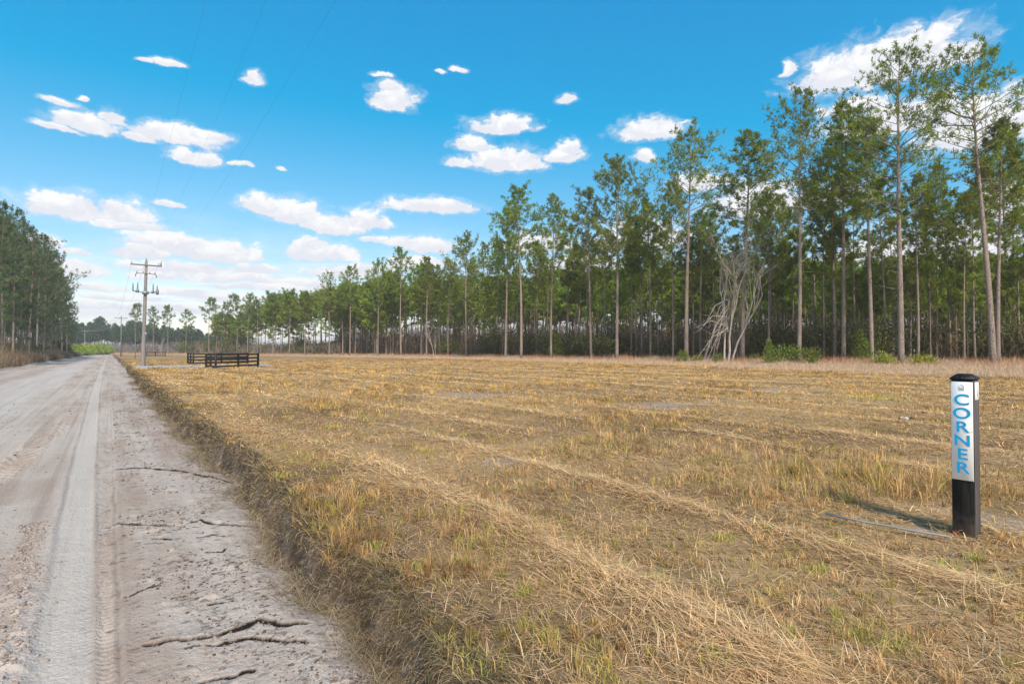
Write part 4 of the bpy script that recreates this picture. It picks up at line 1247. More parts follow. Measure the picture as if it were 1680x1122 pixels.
place_plant(YP[0], "young_pine", 912, 87, 5.0, 1.5, "dark green young pine low between trunks, below the slender lone pine", cat="young pine")
place_plant(YP[1], "young_pine", 1262, 52, 2.6, .8, "bright green sapling pine left of the first thick trunk, at its foot", cat="young pine")
place_plant(YP[0], "young_pine", 1419, 50, 2.7, .9, "upright yellow-green sapling pine in front of the brush pile", cat="young pine")
place_plant(YP[1], "young_pine", 1411, 52, 3.6, .9, "taller leaning sapling pine above the brush pile", cat="young pine")
place_plant(BU[0], "leafy_bush", 1335, 49.5, 1.9, .85, "round bright green bush right of the first thick trunk", cat="bush")
place_plant(BU[0], "leafy_bush", 1290, 52, 2.2, 1.2, "loose dark green bush left of the first thick trunk", cat="bush")
place_plant(BU[1], "leafy_bush", 1503, 44, 1.45, 1.0, "wide low yellow-green bush between thick pine and corner post", cat="bush")
place_plant(BU[1], "leafy_bush", 1446, 45, 1.5, .8, "yellow-green bush left of the thick-trunked pine's foot", cat="bush")
place_plant(BU[0], "leafy_bush", 1120, 60, 1.7, .5, "small yellow-green bush at the foot of the domed open-crowned pine", cat="bush")
place_plant(BU[1], "leafy_bush", 1148, 60, 1.3, .45, "small bright bush under the pale bare tree's broken limbs", cat="bush")
place_plant(BU[0], "leafy_bush", 1178, 57, 1.3, .5, "low green bush at the left foot of the pale bare tree", cat="bush")
place_plant(BU[0], "leafy_bush", 1238, 58, 1.2, .7, "low green bush between the bare tree and the sapling pine", cat="bush")
for i, (px, Y, h, wd) in enumerate([(1395, 60, 4.6, 1.1), (1500, 60, 5.2, 1.4), (1580, 62, 3.6, 1.2), (1462, 64, 4.2, 1.0), (1560, 70, 5.0, 1.3), (1345, 66, 3.8, 1.0), (1420, 68, 5.4, 1.2), (980, 100, 4, 1.1), (800, 120, 4, 1.3)] + [(rr.uniform(640, 1690), 0, rr.uniform(2.6, 6.0), rr.uniform(.9, 1.8)) for _ in range(34)]):
    Y = Y or yfront(px) + rr.uniform(5, 20)
    place_plant(BU[2], "evergreen_shrub", px, Y, h, wd, "dusky evergreen shrub in the shade between pine trunks", "evergreen shrubs in the understorey", "shrub")
GS = "bright green saplings lining the far left of the road"
place_plant(YF[1], "young_pine", 92, 132, 4.2, 2.0, "largest bright green sapling beside the road, below the last roadside pine", GS, "young pine")
place_plant(YF[0], "young_pine", 100, 140, 3.2, 2.0, "second bright green sapling right of the largest one", GS, "young pine")
for i in range(40):
    px = 106 + (i + rr.random()) / 40 * 76
    Y = np.interp(px, [106, 182], [150, 262]) + rr.uniform(0, 14)
    place_plant(rr.choice(YF), "young_pine", px, Y, rr.uniform(2.6, 4.2) * np.interp(px, [106, 182], [.9, 1.3]), rr.uniform(1.5, 2.4), "one of the low bright green saplings in a row by the bend", GS, "young pine")
for i in range(12):
    px = rr.uniform(20, 100); Y = np.interp(px, [0, 100], [72, 135]) + rr.uniform(-6, 12)
    place_plant(BU[2], "evergreen_shrub", px, Y, rr.uniform(2, 4), rr.uniform(.7, 1.2), "dusky shrub filling in under the left roadside pines", "shrubs under the roadside pines", "shrub")
for i in range(40):
    px = rr.uniform(285, 570); Y = yfront(px) + rr.uniform(8, 25)
    place_plant(BU[2], "evergreen_shrub", px, Y, rr.uniform(3.5, 7.5), rr.uniform(1.3, 2.2), "rounded grey-green shrub behind the black fences", "shrubs at the thin forest edge", "shrub")


# bare pale tree ------------------------------------------------
def bare_tree(name, px, Y, h, seed, label, stems, mat, spread=1.0, depth=4, r0=.13, broken=0):
    random.seed(seed)
    mb = MB()

    def grow(p, d, ln, r, lv):
        m = 4; pts = [p]
        for s in range(m):
            d = d + rvec() * .20 + np.array([0, 0, .06]); d /= np.linalg.norm(d); p = p + d * ln / m; pts.append(p)
        mb.tube(np.array(pts), np.linspace(r, r * .55, m + 1), 7 if lv == 0 else 4 if lv < 3 else 3, cap=False)
        if lv >= depth: return
        for k in range(3 if lv < 2 else random.choice((2, 3))):
            j = random.choice((2, 3, 4)) if k else 4
            q = pts[j]; nd = d + rvec() * (.34 + .17 * lv) * spread + np.array([0, 0, .20]); nd /= np.linalg.norm(nd)
            grow(q, nd, ln * random.uniform(.5, .78), r * (.60 if j < 4 else .55), lv + 1)
    e = empty(name, (at(px, Y), Y, 0))
    for (dx, lx, sc) in stems:
        grow(np.array([dx, 0, -.1]), np.array([lx, random.uniform(-.1, .1), 1.0]), h * .37 * sc, r0 * sc, 0)
    mb.build("trunk", mat, e, smooth=True)
    if broken:
        mb = MB()
        for i in range(broken):
            a = random.uniform(-3.4, -.2); z0 = random.uniform(3.0, 7.0)
            p0 = np.array([random.uniform(-.2, .2), 0, z0]); p1 = np.array([a, random.uniform(-.5, .5), random.uniform(.1, 4.5)])
            mid = (p0 + p1) / 2 + np.array([0, 0, random.uniform(.2, 1.0)])
            mb.tube(np.array([p0, mid, p1]), [.05, .035, .012], 4, cap=False)
            for k in range(5):
                q = mid + (p1 - mid) * random.random(); mb.tube(np.array([q, q + rvec() * random.uniform(.4, 1.2)]), [.016, .005], 3, cap=False)
        mb.build("broken_limbs", mat, e)
    tag(e, label, "bare tree"); return e


bare_tree("bare_tree", 1192, 58, 15.5, 4, "pale leafless tree with several stems and drooping broken limbs", [(-.25, -.12, .95), (.1, -.02, 1.05), (.45, .10, .92)], M["palebark"], 1.0, 6, .13, 16)
for i, (px, Y, h, lab) in enumerate([(1212, 62, 9, "thin leafless sapling directly right of the pale bare tree"), (1252, 61, 8, "thin grey leafless sapling right of the pale bare tree, left of the thick trunk"),
                                     (712, 112, 10, "pale leafless tree low in the stand, left of the bushy airy-topped pine"), (1445, 60, 7, "small leafless tree leaning left behind the thick-trunked pine"),
                                     (1590, 62, 7, "small leafless tree behind the white corner post"), (240, 215, 11, "grey leafless tree beside the near utility pole"),
                                     (262, 225, 9, "pale leafless tree above the small far fence"), (330, 190, 8, "small leafless tree behind the left end of the near fences"), (1000, 86, 9, "thin leafless sapling behind the full-crowned middle pine")]):
    bare_tree("bare_sapling", px, Y, h, 70 + i, lab, [(0, random.uniform(-.1, .1), 1.0), (.3, .12, .8)], M["palebark"] if i in (2, 6) else M["bark"], 1.0, 4, .075)


# ------------------------------------------------------------------ corner post
def corner_post(name, x, y, zt, label, detail=True):
    """local x runs along the road, local -y faces the road"""
    e = empty(name, (x, y, zt), math.atan2(-UY, -UX))
    w, hgt = .142, 1.22
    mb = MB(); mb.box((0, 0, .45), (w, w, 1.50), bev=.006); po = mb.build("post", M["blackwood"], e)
    po.data.materials.append(M["sidewood"])
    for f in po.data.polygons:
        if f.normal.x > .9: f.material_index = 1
    c = MB()
    z0, z1, z2 = 1.20, 1.212, 1.245
    h0, h1 = w / 2 + .004, w / 2 * .55
    L = [(-h0, -h0, z0), (h0, -h0, z0), (h0, h0, z0), (-h0, h0, z0), (-h0, -h0, z1), (h0, -h0, z1), (h0, h0, z1), (-h0, h0, z1), (-h1, -h1, z2), (h1, -h1, z2), (h1, h1, z2), (-h1, h1, z2)]
    Q = [(0, 1, 5, 4), (1, 2, 6, 5), (2, 3, 7, 6), (3, 0, 4, 7), (4, 5, 9, 8), (5, 6, 10, 9), (6, 7, 11, 10), (7, 4, 8, 11), (8, 9, 10, 11), (3, 2, 1, 0)]
    c.add(L, Q); c.build("cap", M["blackwood"], e)
    p = MB(); zt_, zb = 1.185, .435
    p.box((0, -w / 2 - .004, (zt_ + zb) / 2), (w - .008, .005, zt_ - zb), bev=.002)
    pl = p.build("sign_plate", M["white"], e)
    if detail:
        cu = bpy.data.curves.new("lettering", "FONT"); cu.body = "C\nO\nR\nN\nE\nR"; cu.align_x = "CENTER"; cu.size = .116; cu.space_line = .895; cu.extrude = .0008
        cu.offset = 0.0016
        tmp = bpy.data.objects.new("lettering", cu); COL.objects.link(tmp); bpy.context.view_layer.update()
        lm = bpy.data.meshes.new_from_object(tmp.evaluated_get(bpy.context.evaluated_depsgraph_get())); lm.name = "lettering"
        bpy.data.objects.remove(tmp); bpy.data.curves.remove(cu); lm.materials.clear()
        to = link("lettering", lm, M["blue"], pl)
        to.rotation_euler = (PI / 2, 0, 0); to.location = (0, -w / 2 - .0076, 1.010); to.scale = (1.22, 1, 1)
        g = MB(); yy = -w / 2 - .0075
        for k in range(9):
            a0, a1 = PI * (k) / 9, PI * (k + 1) / 9
            g.tube(np.array([(math.cos(a0) * .017, yy, 1.140 + math.sin(a0) * .021), (math.cos(a1) * .017, yy, 1.140 + math.sin(a1) * .021)]), .0008, 4)
        for q in (-.016, -.009, -.0035, .0035, .009, .016): g.box((q, yy, 1.131), (.0013, .0010, .016))
        g.box((0, yy, 1.1425), (.034, .0010, .0012)); g.box((0, yy, 1.121), (.034, .0010, .0010))
        g.build("emblem", M["emblem"], pl)
        s = MB()
        for sx in (-1, 1):
            for z in (zt_ - .008, (zt_ + zb) / 2, zb + .008): s.box((sx * (w / 2 - .010), -w / 2 - .0075, z), (.004, .0022, .004))
        s.build("screws", M["metal"], pl)
        tg = MB(); tg.box((w / 2 + .0025, -.002, 1.115), (.004, w * .62, .135), bev=.001); t_ = tg.build("side_tag", M["white"], e)
        ln = MB(); ln.box((w / 2 + .0052, -.002, 1.115), (.0012, .012, .075)); ln.build("print", M["ltblue"], t_)
    tag(e, label, "sign post"); return e


px_, py_ = gp(1586, 878)
pz_ = float(ground_z(np.array([px_]), np.array([py_]))[0])
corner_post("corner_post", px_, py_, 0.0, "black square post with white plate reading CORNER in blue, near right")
fx_, fy_ = W(np.array(90.0), np.array(3.3)); q = at(222, 108)
corner_post("corner_post", q, 108, 0.0, "tiny distant black post with a white top just left of the utility pole", False)

# wooden survey stake on the grass, with an orange ribbon by its tip
ax_, ay_ = gp(1354, 846, .05); bx_, by_ = gp(1560, 882, .04)
e = empty("wooden_stake", ((ax_ + bx_) / 2, (ay_ + by_) / 2, .0), math.atan2(by_ - ay_, bx_ - ax_))
ln = math.hypot(bx_ - ax_, by_ - ay_)
mb = MB(); L = []
for s, hw, z in ((-ln / 2, .015, .070), (-ln / 6, .017, .056), (ln / 6, .016, .050), (ln / 2 - .07, .015, .048), (ln / 2, .003, .046)):
    L += [(s, -hw, z - .006), (s, hw, z - .006), (s, hw, z + .006), (s, -hw, z + .006)]
Q = [(k * 4 + i, k * 4 + (i + 1) % 4, k * 4 + 4 + (i + 1) % 4, k * 4 + 4 + i) for k in range(4) for i in range(4)] + [(0, 3, 2, 1), (16, 17, 18, 19)]
mb.add(L, Q); mb.build("board", M["stake"], e)
tag(e, "grey weathered wooden stake lying on the grass, pointing at the corner post", "stake")
ox, oy = gp(1566, 884, .02)
mb = MB()
for k in range(4):
    a = random.uniform(0, 6.28); p = np.array([ox + random.uniform(-.02, .02), oy + random.uniform(-.02, .02), .05]); d = np.array([math.cos(a) * .05, math.sin(a) * .05, random.uniform(.0, .06)])
    s_ = np.array([-math.sin(a), math.cos(a), .2]) * .004
    m_ = p + d * .6 + np.array([0, 0, .012])
    mb.add([p - s_, p + s_, m_ + s_, m_ - s_, p + d + s_ * .6, p + d - s_ * .6], [(0, 1, 2, 3), (3, 2, 4, 5)])
tag(mb.build("ribbon_scrap", M["orange"]), "scrap of orange ribbon in the grass at the foot of the corner post", "ribbon")
# crumpled plastic scrap in the field
lx, ly = gp(1486, 692); gxy = rng.normal(size=(1,))
V = []; m_ = 9
for i in range(m_):
    for j in range(m_):
        V.append((lx + (i / (m_ - 1) - .5) * .20 + random.uniform(-.01, .01), ly + (j / (m_ - 1) - .5) * .15 + random.uniform(-.01, .01), .055 + random.uniform(0, .045) + .03 * math.sin(i * 1.3) * math.cos(j)))
Q = [(i * m_ + j, (i + 1) * m_ + j, (i + 1) * m_ + j + 1, i * m_ + j + 1) for i in range(m_ - 1) for j in range(m_ - 1)]
me = mesh_np("plastic_scrap", V, None, Q); tag(link("plastic_scrap", me, M["litter"]), "small crumpled clear-white plastic scrap lying in the mown grass", "litter")
# a few stones on the road's shoulder
for nm, px, py, s, mt, lab in (("stone", 338, 735, .035, "stone", "pale rounded stone at the foot of the cut bank"), ("dirt_clod", 532, 1021, .017, None, "dark round clod on the sand left of the bank"),
                                ("pebble", 231, 828, .008, "orange", "tiny reddish pebble on the sandy shoulder")):
    x_, y_ = gp(px, py, ROADZ); u_, v_ = UV(x_, y_)
    V_, F = rock(1, np.array([s])); V_ = V_[0]; z_ = float(road_h(np.array([u_]), np.array([v_]))[0][0])
    me = mesh_np(nm, V_ + np.array([x_, y_, z_ + s * .25]), F, None, smooth=True, col=np.full((12, 3), .12))
    o = link(nm, me, M[mt] if mt else M["twig"]); md = o.modifiers.new("round", "SUBSURF"); md.levels = md.render_levels = 2
    tag(o, lab, nm.replace("_", " ").replace("dirt ", ""))


# ------------------------------------------------------------------ black board fences
def fence(name, legs, label, group, hgt=1.22):
    """legs: list of ((u0, v0), (u1, v1), n_panels); four rails, square posts"""
    o0 = W(np.array(legs[0][0][0], float), np.array(legs[0][0][1], float))
    e = empty(name, (float(o0[0]), float(o0[1]), 0))
    done = []
    for (a, b, k) in legs:
        A = np.array([float(q) for q in W(np.array(a[0], float), np.array(a[1], float))]) - np.array([float(o0[0]), float(o0[1])])
        B = np.array([float(q) for q in W(np.array(b[0], float), np.array(b[1], float))]) - np.array([float(o0[0]), float(o0[1])])
        d = (B - A); ln = np.linalg.norm(d); d /= ln; nrm = np.array([-d[1], d[0]])
        ax = [(d[0], d[1], 0), (nrm[0], nrm[1], 0), (0, 0, 1)]
        for i in range(k + 1):
            p = A + (B - A) * i / k
            if any(np.linalg.norm(p - q) < .1 for q in done): continue
            done.append(p)
            s = .15 if i in (0, k) else .125
            mb = MB(); mb.box((p[0], p[1], hgt / 2 - .12), (s, s, hgt + .24), ax, bev=.006); mb.build("post", M["blackwood"], e)
            mb = MB(); mb.box((p[0], p[1], hgt + .012), (s + .03, s + .03, .024), ax, bev=.004); mb.build("post_cap", M["blackwood"], e)
        off = -nrm * .088
        for z in (1.13, .82, .50, .18):
            for i in range(k):
                p = A + (B - A) * (i + .5) / k + off
                mb = MB(); mb.box((p[0], p[1], z), (ln / k - .012, .03, .145), ax, bev=.003); mb.build("rail", M["blackrail"], e)
    tag(e, label, "fence", group); return e


def uvp(px, Y): x_ = at(px, Y); return UV(x_, Y)


GF = "black board entrance fences"
fence("board_fence", [(uvp(338.5, 47.5), uvp(354, 44.2), 2), (uvp(354, 44.2), uvp(423.5, 50.5), 2)], "nearest black four-rail fence with an angled wing, in front of the gravel drive", GF)
fence("board_fence", [(uvp(308.5, 60.5), uvp(317.6, 57), 2), (uvp(317.6, 57), uvp(406.5, 61.5), 2)], "black four-rail fence on the far side of the gravel drive, behind the nearest one", GF)
fence("board_fence", [(uvp(237, 158), uvp(240.8, 148), 1), (uvp(240.8, 148), uvp(255.0, 150), 1), (uvp(255.0, 150), uvp(271.6, 151), 1)], "small distant black board fence showing right behind the utility pole", GF)


# ------------------------------------------------------------------ utility poles and wires
def insulator(mb, x, y, z, s=1.0):
    prof = [(0, .018), (.03, .05), (.05, .025), (.08, .055), (.10, .025), (.13, .05), (.16, .02), (.19, .012)]
    mb.tube(np.array([(x, y, z + a * s) for a, _ in prof]), [r * s for _, r in prof], 8)


pole_x, pole_y = at(234.5, 51.0), 51.0
pu, pv = UV(pole_x, pole_y)
top_h = 9.85
e = empty("utility_pole", (pole_x, pole_y, 0), math.atan2(VY, VX))   # local x = across the road
tilt = 0.02
mb = MB(); mb.tube(np.array([(tilt * z, 0, z) for z in (-.3, 0, 2, 4, 6, 8, top_h)]), [.185, .18, .17, .155, .14, .125, .11], 14); mb.build("pole", M["polewood"], e, smooth=True)
mb = MB(); zt = 9.42; mb.box((tilt * zt, -.15, zt), (2.45, .10, .125), bev=.008); arm = mb.build("crossarm", M["armwood"], e)
for x_ in (-1.12, .98):
    mb = MB(); insulator(mb, tilt * zt + x_, -.15, zt + .09, 1.0); mb.build("insulator", M["porc"], arm)
mb = MB(); insulator(mb, tilt * top_h, 0, top_h, 1.25); mb.build("top_insulator", M["porc"], e)
mb = MB(); mb.box((tilt * zt + 1.15, -.15, zt + .16), (.12, .11, .26), bev=.03); mb.tube(np.array([(tilt * zt + 1.15, -.15, zt + .3), (tilt * zt + 1.22, -.15, zt + .52)]), [.03, .02], 6); mb.build("arrester", M["metal"], arm)
z2 = 8.62
mb = MB(); mb.tube(np.array([(tilt * z2 - .72, -.15, z2), (tilt * z2, -.18, z2 + .02), (tilt * z2 + .72, -.15, z2)]), .035, 6); br = mb.build("bracket_arm", M["metal"], e)
for x_ in (-.70, -.22, .28, .70):
    mb = MB(); insulator(mb, tilt * z2 + x_, -.15, z2 + .03, 1.05); mb.build("insulator", M["porc"], br)
for x_ in (-.72, .72):
    mb = MB(); s_ = 1 if x_ > 0 else -1
    mb.tube(np.array([(tilt * z2 + x_, -.15, z2), (tilt * z2 + x_ + .10 * s_, -.15, z2 - .16), (tilt * z2 + x_ + .06 * s_, -.15, z2 - .34)]), [.05, .04, .03], 6); mb.build("switch_handle", M["metal"], br)
z3 = 6.95
mb = MB(); mb.tube(np.array([(tilt * z3 - .98, -.18, z3 + .02), (tilt * z3 - .4, -.2, z3 - .08), (tilt * z3, -.2, z3 - .10), (tilt * z3 + .4, -.2, z3 - .08), (tilt * z3 + .98, -.18, z3 + .02)]), .045, 6)
mb.box((tilt * z3, -.24, z3 - .12), (.5, .22, .30), bev=.03); br3 = mb.build("equipment_rack", M["metal"], e)
for x_, hh in ((-.96, .80), (-.60, .86), (.60, .82), (.92, .66)):
    mb = MB(); mb.tube(np.array([(tilt * z3 + x_, -.2, z3 + hh * t) for t in (0, .2, .22, .4, .42, .6, .62, .8, .82, 1.0)]), [.045, .085, .05, .08, .045, .07, .04, .055, .03, .015], 8); mb.build("bushing", M["porc"], br3)
for x_, w_, h_ in ((-.62, .30, .24), (.58, .24, .26), (.93, .24, .46)):
    mb = MB(); mb.tube(np.array([(tilt * z3 + x_, -.2, z3 - h_ * .5), (tilt * z3 + x_, -.2, z3 - h_ * .4), (tilt * z3 + x_, -.2, z3 + h_ * .4), (tilt * z3 + x_, -.2, z3 + h_ * .5)]), [w_ * .35, w_ * .5, w_ * .5, w_ * .3], 10); mb.build("tank", M["metal"], br3)
mb = MB(); mb.box((.22, -.05, 3.0), (.16, .22, .34), bev=.015); mb.build("meter_box", M["metal"], e)
mb = MB(); mb.tube(np.array([(.19, -.02, 0), (.20, -.02, 3.0), (.24, -.02, 6.8)]), .018, 5); mb.build("conduit", M["metal"], e)
tag(e, "tall grey wooden utility pole with crossarm and switchgear beside the road", "utility pole", "utility poles along the road")


def simple_pole(px, Y, h, label, arms, mat="polewood", rr_=.15):
    e = empty("utility_pole", (at(px, Y), Y, 0), math.atan2(VY, VX))
    mb = MB(); mb.tube(np.array([(0, 0, -.3), (0, 0, h * .5), (0, 0, h)]), [rr_ * 1.15, rr_, rr_ * .75], 10); mb.build("pole", M[mat], e, smooth=True)
    for z, w_ in arms:
        mb = MB(); mb.box((0, -.14, z), (w_, .11, .13), bev=.01); a = mb.build("crossarm", M["armwood" if h > 10 else "polewood"], e)
        for x_ in (-w_ / 2 + .1, -.3, w_ / 2 - .1):
            mb = MB(); insulator(mb, x_, -.14, z + .07, 1.2); mb.build("insulator", M["porc"], a)
    tag(e, label, "utility pole", "utility poles along the road"); return e


simple_pole(198.5, 143, 10.6, "thin brown utility pole with a crossarm, second along the road", [(10.0, 2.6)], "armwood", .13)
simple_pole(139, 238, 10.6, "far pale utility pole with a short crossarm near the bend", [(10.2, 2.8)])


def wire(a, b, sag, r, label, mat="wire"):
    a = np.array(a, float); b = np.array(b, float); t = np.linspace(0, 1, 30)[:, None]
    P = a + (b - a) * t; P[:, 2] -= sag * 4 * (t * (1 - t))[:, 0]
    mb = MB(); mb.tube(P, r, 5, cap=False); tag(mb.build("power_line", M[mat]), label, "power line", "overhead power lines")


ctr = np.array([pole_x, pole_y]); vx = np.array([VX, VY]); ux = np.array([UX, UY])
nxt = ctr - ux * 72
third = np.array([at(139, 238), 238.0]); sec = np.array([at(198.5, 143), 143.0])
for off, nm in ((-1.12, "left of the three overhead lines coming towards the viewer"), (0, "middle of the three overhead lines coming towards the viewer"), (.98, "right of the three overhead lines coming towards the viewer")):
    h0 = 9.65 if off else 10.1
    a = ctr + vx * (off + .19); b = nxt + vx * off
    wire((*a, h0), (*b, h0), 1.5, .0015, "thin power line, " + nm)
    c_ = sec + vx * off * 1.05
    wire((*a, h0), (*c_, 10.2), 1.5, .006, "thin power line from the near pole to the second, " + ("left" if off < 0 else "right" if off else "middle") + " one")
    d_ = third + vx * off * 1.15
    wire((*c_, 10.2), (*d_, 10.4), 1.6, .03, "bright sagging line from the second pole to the far pole, " + ("left" if off < 0 else "right" if off else "middle") + " one", "lwire")

# ------------------------------------------------------------------ haze
mb = MB(); mb.box((0, 0, 14.4), (5400, 5600, 31.2 + 1.6))
hz = mb.build("haze", M["white"])
m, t = nt("thin_air_haze")
pv_ = t.nodes.new("ShaderNodeVolumePrincipled"); pv_.inputs["Color"].default_value = (1.0, 0.98, 0.96, 1); pv_.inputs["Density"].default_value = 0.00042; pv_.inputs["Anisotropy"].default_value = 0.2
o_ = t.nodes.new("ShaderNodeOutputMaterial"); t.links.new(pv_.outputs[0], o_.inputs["Volume"])
hz.data.materials.clear(); hz.data.materials.append(m); tag(hz, "thin pale haze", kind="stuff")

# ------------------------------------------------------------------ light and sky
SUN_EL, SUN_AZ = math.radians(42), math.radians(159)     # azimuth clockwise from +Y: behind the camera, to the right
sd = Vector((math.sin(SUN_AZ) * math.cos(SUN_EL), math.cos(SUN_AZ) * math.cos(SUN_EL), math.sin(SUN_EL)))
ld = bpy.data.lights.new("sun", "SUN"); ld.energy = 3.7; ld.angle = math.radians(5.0); ld.color = (1.0, 0.92, 0.80)
lo = bpy.data.objects.new("sun", ld); COL.objects.link(lo); lo.rotation_euler = sd.to_track_quat('Z', 'Y').to_euler()

world = bpy.data.worlds.new("World"); scene.world = world; world.use_nodes = True
t = world.node_tree; t.nodes.clear(); n = N(t)
sky = n("ShaderNodeTexSky", sky_type="NISHITA"); sky.sun_disc = False; sky.sun_elevation = SUN_EL; sky.sun_rotation = SUN_AZ
sky.air_density = 1.0; sky.dust_density = 0.4; sky.ozone_density = 2.0; sky.altitude = 0
skc = n.vmath("MULTIPLY", sky.outputs[0], (0.085, 0.118, 0.135))
skc = n.vmath("MAXIMUM", n.vmath("MULTIPLY_ADD", skc, (1.72, 0.83, 0.52), (-0.196, 0.065, 0.285)), (0.015, 0.0, 0.0))
g = n("ShaderNodeTexCoord").outputs["Generated"]
sx = n("ShaderNodeSeparateXYZ", {0: g})
az = n.math("ARCTAN2", sx.outputs[0], sx.outputs[1]); el = n.math("ARCSINE", sx.outputs[2])
p0 = n("ShaderNodeCombineXYZ", {0: az, 1: el, 2: 0.0}).outputs[0]
ns1 = n("ShaderNodeTexNoise", {"Vector": n.vmath("MULTIPLY", p0, (1, 1.7, 1)), "Scale": 16.0, "Detail": 7.0, "Roughness": 0.62})
w1 = n.vmath("MULTIPLY", n.vmath("SUBTRACT", ns1.outputs[1], (.5, .5, .5)), (0.055, 0.022, 0))
pw = n.vmath("ADD", p0, w1)
# every cloud: (centre x, centre y of its base line area, width, height) in the photograph's pixels, turned into directions
CL = [(240, 99, 26, 9), (276, 104, 48, 17), (417, 128, 38, 26), (646, 163, 72, 50), (640, 140, 40, 26), (632, 122, 34, 9), (752, 115, 26, 13), (722, 119, 20, 7), (932, 163, 30, 18),
      (95, 167, 60, 16), (134, 162, 16, 9), (150, 205, 120, 36), (185, 195, 50, 32), (95, 210, 70, 12), (290, 222, 150, 38), (340, 222, 80, 20), (225, 225, 60, 14), (300, 256, 50, 26), (338, 262, 48, 28), (395, 270, 38, 9),
      (465, 277, 18, 10), (822, 205, 104, 38), (775, 236, 60, 32), (753, 268, 44, 22), (830, 264, 118, 48), (918, 258, 64, 26), (935, 243, 36, 32), (1062, 213, 112, 42), (1056, 256, 34, 22),
      (1291, 111, 30, 28), (1415, 110, 230, 84), (1475, 85, 220, 66), (1550, 88, 130, 62), (1480, 190, 260, 70), (1600, 200, 200, 110), (1400, 175, 110, 34),
      (105, 337, 150, 50), (65, 340, 60, 24), (210, 350, 84, 46), (215, 368, 130, 20), (279, 333, 56, 12), (427, 336, 74, 36), (490, 352, 110, 46), (545, 368, 120, 36), (597, 362, 72, 42),
      (705, 338, 150, 30), (612, 393, 44, 17), (700, 403, 100, 30), (660, 398, 60, 22), (280, 398, 150, 50), (350, 412, 180, 40), (240, 412, 110, 34), (525, 413, 120, 38), (510, 402, 70, 30),
      (365, 453, 230, 24), (250, 452, 90, 16), (500, 463, 70, 20), (330, 482, 180, 18), (150, 470, 110, 18), (430, 490, 200, 16), (130, 412, 50, 18), (260, 505, 300, 16), (600, 440, 120, 20),
      (1250, 330, 170, 70), (1150, 300, 100, 34), (1590, 400, 200, 100), (1060, 390, 160, 60), (1380, 320, 120, 50), (960, 430, 140, 40), (1655, 330, 120, 80), (880, 400, 120, 40), (1450, 420, 260, 60),
      (310, 440, 210, 26), (420, 440, 90, 20), (120, 440, 120, 30), (560, 445, 130, 24), (460, 472, 240, 16), (60, 395, 90, 26), (680, 430, 120, 24), (205, 490, 160, 14), (380, 512, 160, 12),
      # outside the frame, for the light
      (-300, 330, 300, 80), (1950, 250, 300, 100)]


def ae(px, py):
    x_, y_, z_ = ray(px, py); return math.atan2(x_, y_), math.atan2(z_, math.hypot(x_, y_))


best = None; yb = None
BACK = [(2.2, .55, .5, .2), (2.9, .35, .4, .16), (-2.3, .6, .55, .22), (-1.6, .35, .4, .15), (1.6, .75, .35, .14), (-2.9, .95, .6, .2)]  # unseen clouds added behind the camera to whiten the fill light
for ic, (cx, cy, w_, h_) in enumerate(CL + BACK):
    a0, e0 = ae(cx, cy + h_ * .12) if ic < len(CL) else (0, 0)
    al, _ = ae(cx - w_ / 2, cy); ar, _ = ae(cx + w_ / 2, cy); _, et = ae(cx, cy - h_ / 2); _, eb = ae(cx, cy + h_ / 2)
    ra, re = max(.004, (ar - al) / 2) * 1.18, max(.003, (et - eb) / 2) * 1.30
    if ic >= len(CL): a0, e0, ra, re = cx, cy, w_, h_
    # tying each cloud to the one before keeps the node chain serial
    pwi = pw if best is None or ic % 2 else n.vmath("MULTIPLY_ADD", best, (1e-7, 1e-7, 0), pw)
    q = n.vmath("MULTIPLY_ADD", pwi, (1 / ra, 1 / re, 0), (-a0 / ra, -e0 / re, 0))
    q2 = n.vmath("MULTIPLY", q, (-1, -1.9, 0))
    d = n.vmath("LENGTH", n.vmath("MAXIMUM", q, q2))
    yq = n("ShaderNodeSeparateXYZ", {0: q}).outputs[1]
    if best is None: best, yb = d, yq
    else:
        lt = n.math("LESS_THAN", d, best)
        yb = n("ShaderNodeMix", {0: lt, 2: yb, 3: yq}, data_type="FLOAT").outputs[0]
        best = n.math("MINIMUM", best, d)
pn = n.vmath("MULTIPLY", pw, (1, 1.45, 1))
nz = n.noise(pn, 50.0, 8, 0.68)
vor = n("ShaderNodeTexVoronoi", {"Vector": n.vmath("ADD", pn, n.vmath("MULTIPLY", ns1.outputs[1], (.03, .03, 0))), "Scale": 34.0, "Detail": 2.0, "Roughness": 0.6}, feature="SMOOTH_F1").outputs[0]
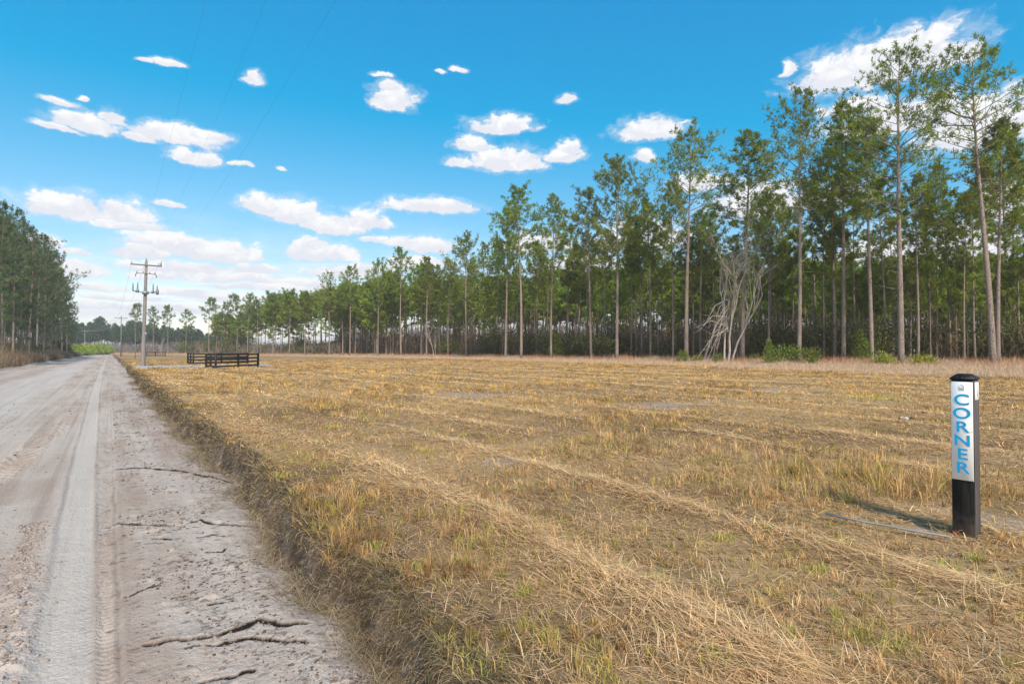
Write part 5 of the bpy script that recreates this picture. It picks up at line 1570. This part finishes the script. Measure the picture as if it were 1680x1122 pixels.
fld = n.math("ADD", best, n.math("MULTIPLY", n.math("SUBTRACT", nz, 0.5), 1.0))
fld = n.math("ADD", fld, n.math("MULTIPLY", n.math("SUBTRACT", vor, 0.36), 0.5))
mask = n.ramp(fld, 1.27, 0.92)
wisp = n.math("MULTIPLY", n.ramp(fld, 1.55, 1.05), 0.30)
mask = n.math("MAXIMUM", mask, wisp)
# thin veil towards the horizon
veil = n.math("MULTIPLY", n.ramp(n.noise(n.vmath("MULTIPLY", p0, (1, 5, 1)), 5.0, 5, 0.55), 0.36, 0.66), n.ramp(el, 0.26, 0.03))
mask = n.math("MAXIMUM", mask, n.math("MULTIPLY", veil, 0.85))
nzu = n.noise(n.vmath("ADD", pn, (0.0, 0.012, 0)), 30.0, 5, 0.55); nzd = n.noise(n.vmath("ADD", pn, (0.0, -0.006, 0)), 30.0, 5, 0.55)
rel = n.math("ADD", n.math("MULTIPLY", n.math("SUBTRACT", nzd, nzu), 1.7), n.math("MULTIPLY", n.math("SUBTRACT", 0.42, vor), 0.9))
lit = n.math("ADD", n.math("MULTIPLY", rel, 0.55), n.math("MULTIPLY", yb, 0.42))
cc = n.mix(n.ramp(lit, -0.34, 0.16), (0.585, 0.60, 0.655), (0.715, 0.715, 0.72))
vec = n.mix(mask, skc, cc)
bg = n("ShaderNodeBackground", {"Color": vec, "Strength": 1.0}).outputs[0]
wo = t.nodes.new("ShaderNodeOutputWorld"); t.links.new(bg, wo.inputs[0])
world.cycles.sampling_method = 'MANUAL'; world.cycles.sample_map_resolution = 512

scene.view_settings.view_transform = 'Standard'; scene.view_settings.look = 'None'
scene.view_settings.exposure = 0.5; scene.view_settings.gamma = 1.0; scene.view_settings.use_curve_mapping = False
c = scene.cycles
c.max_bounces = 6; c.diffuse_bounces = 3; c.glossy_bounces = 2; c.transmission_bounces = 3; c.volume_bounces = 1; c.transparent_max_bounces = 4
c.use_adaptive_sampling = True; c.adaptive_threshold = 0.02
c.use_denoising = True
print("individual pines:", NIND, "objects:", len(bpy.data.objects))
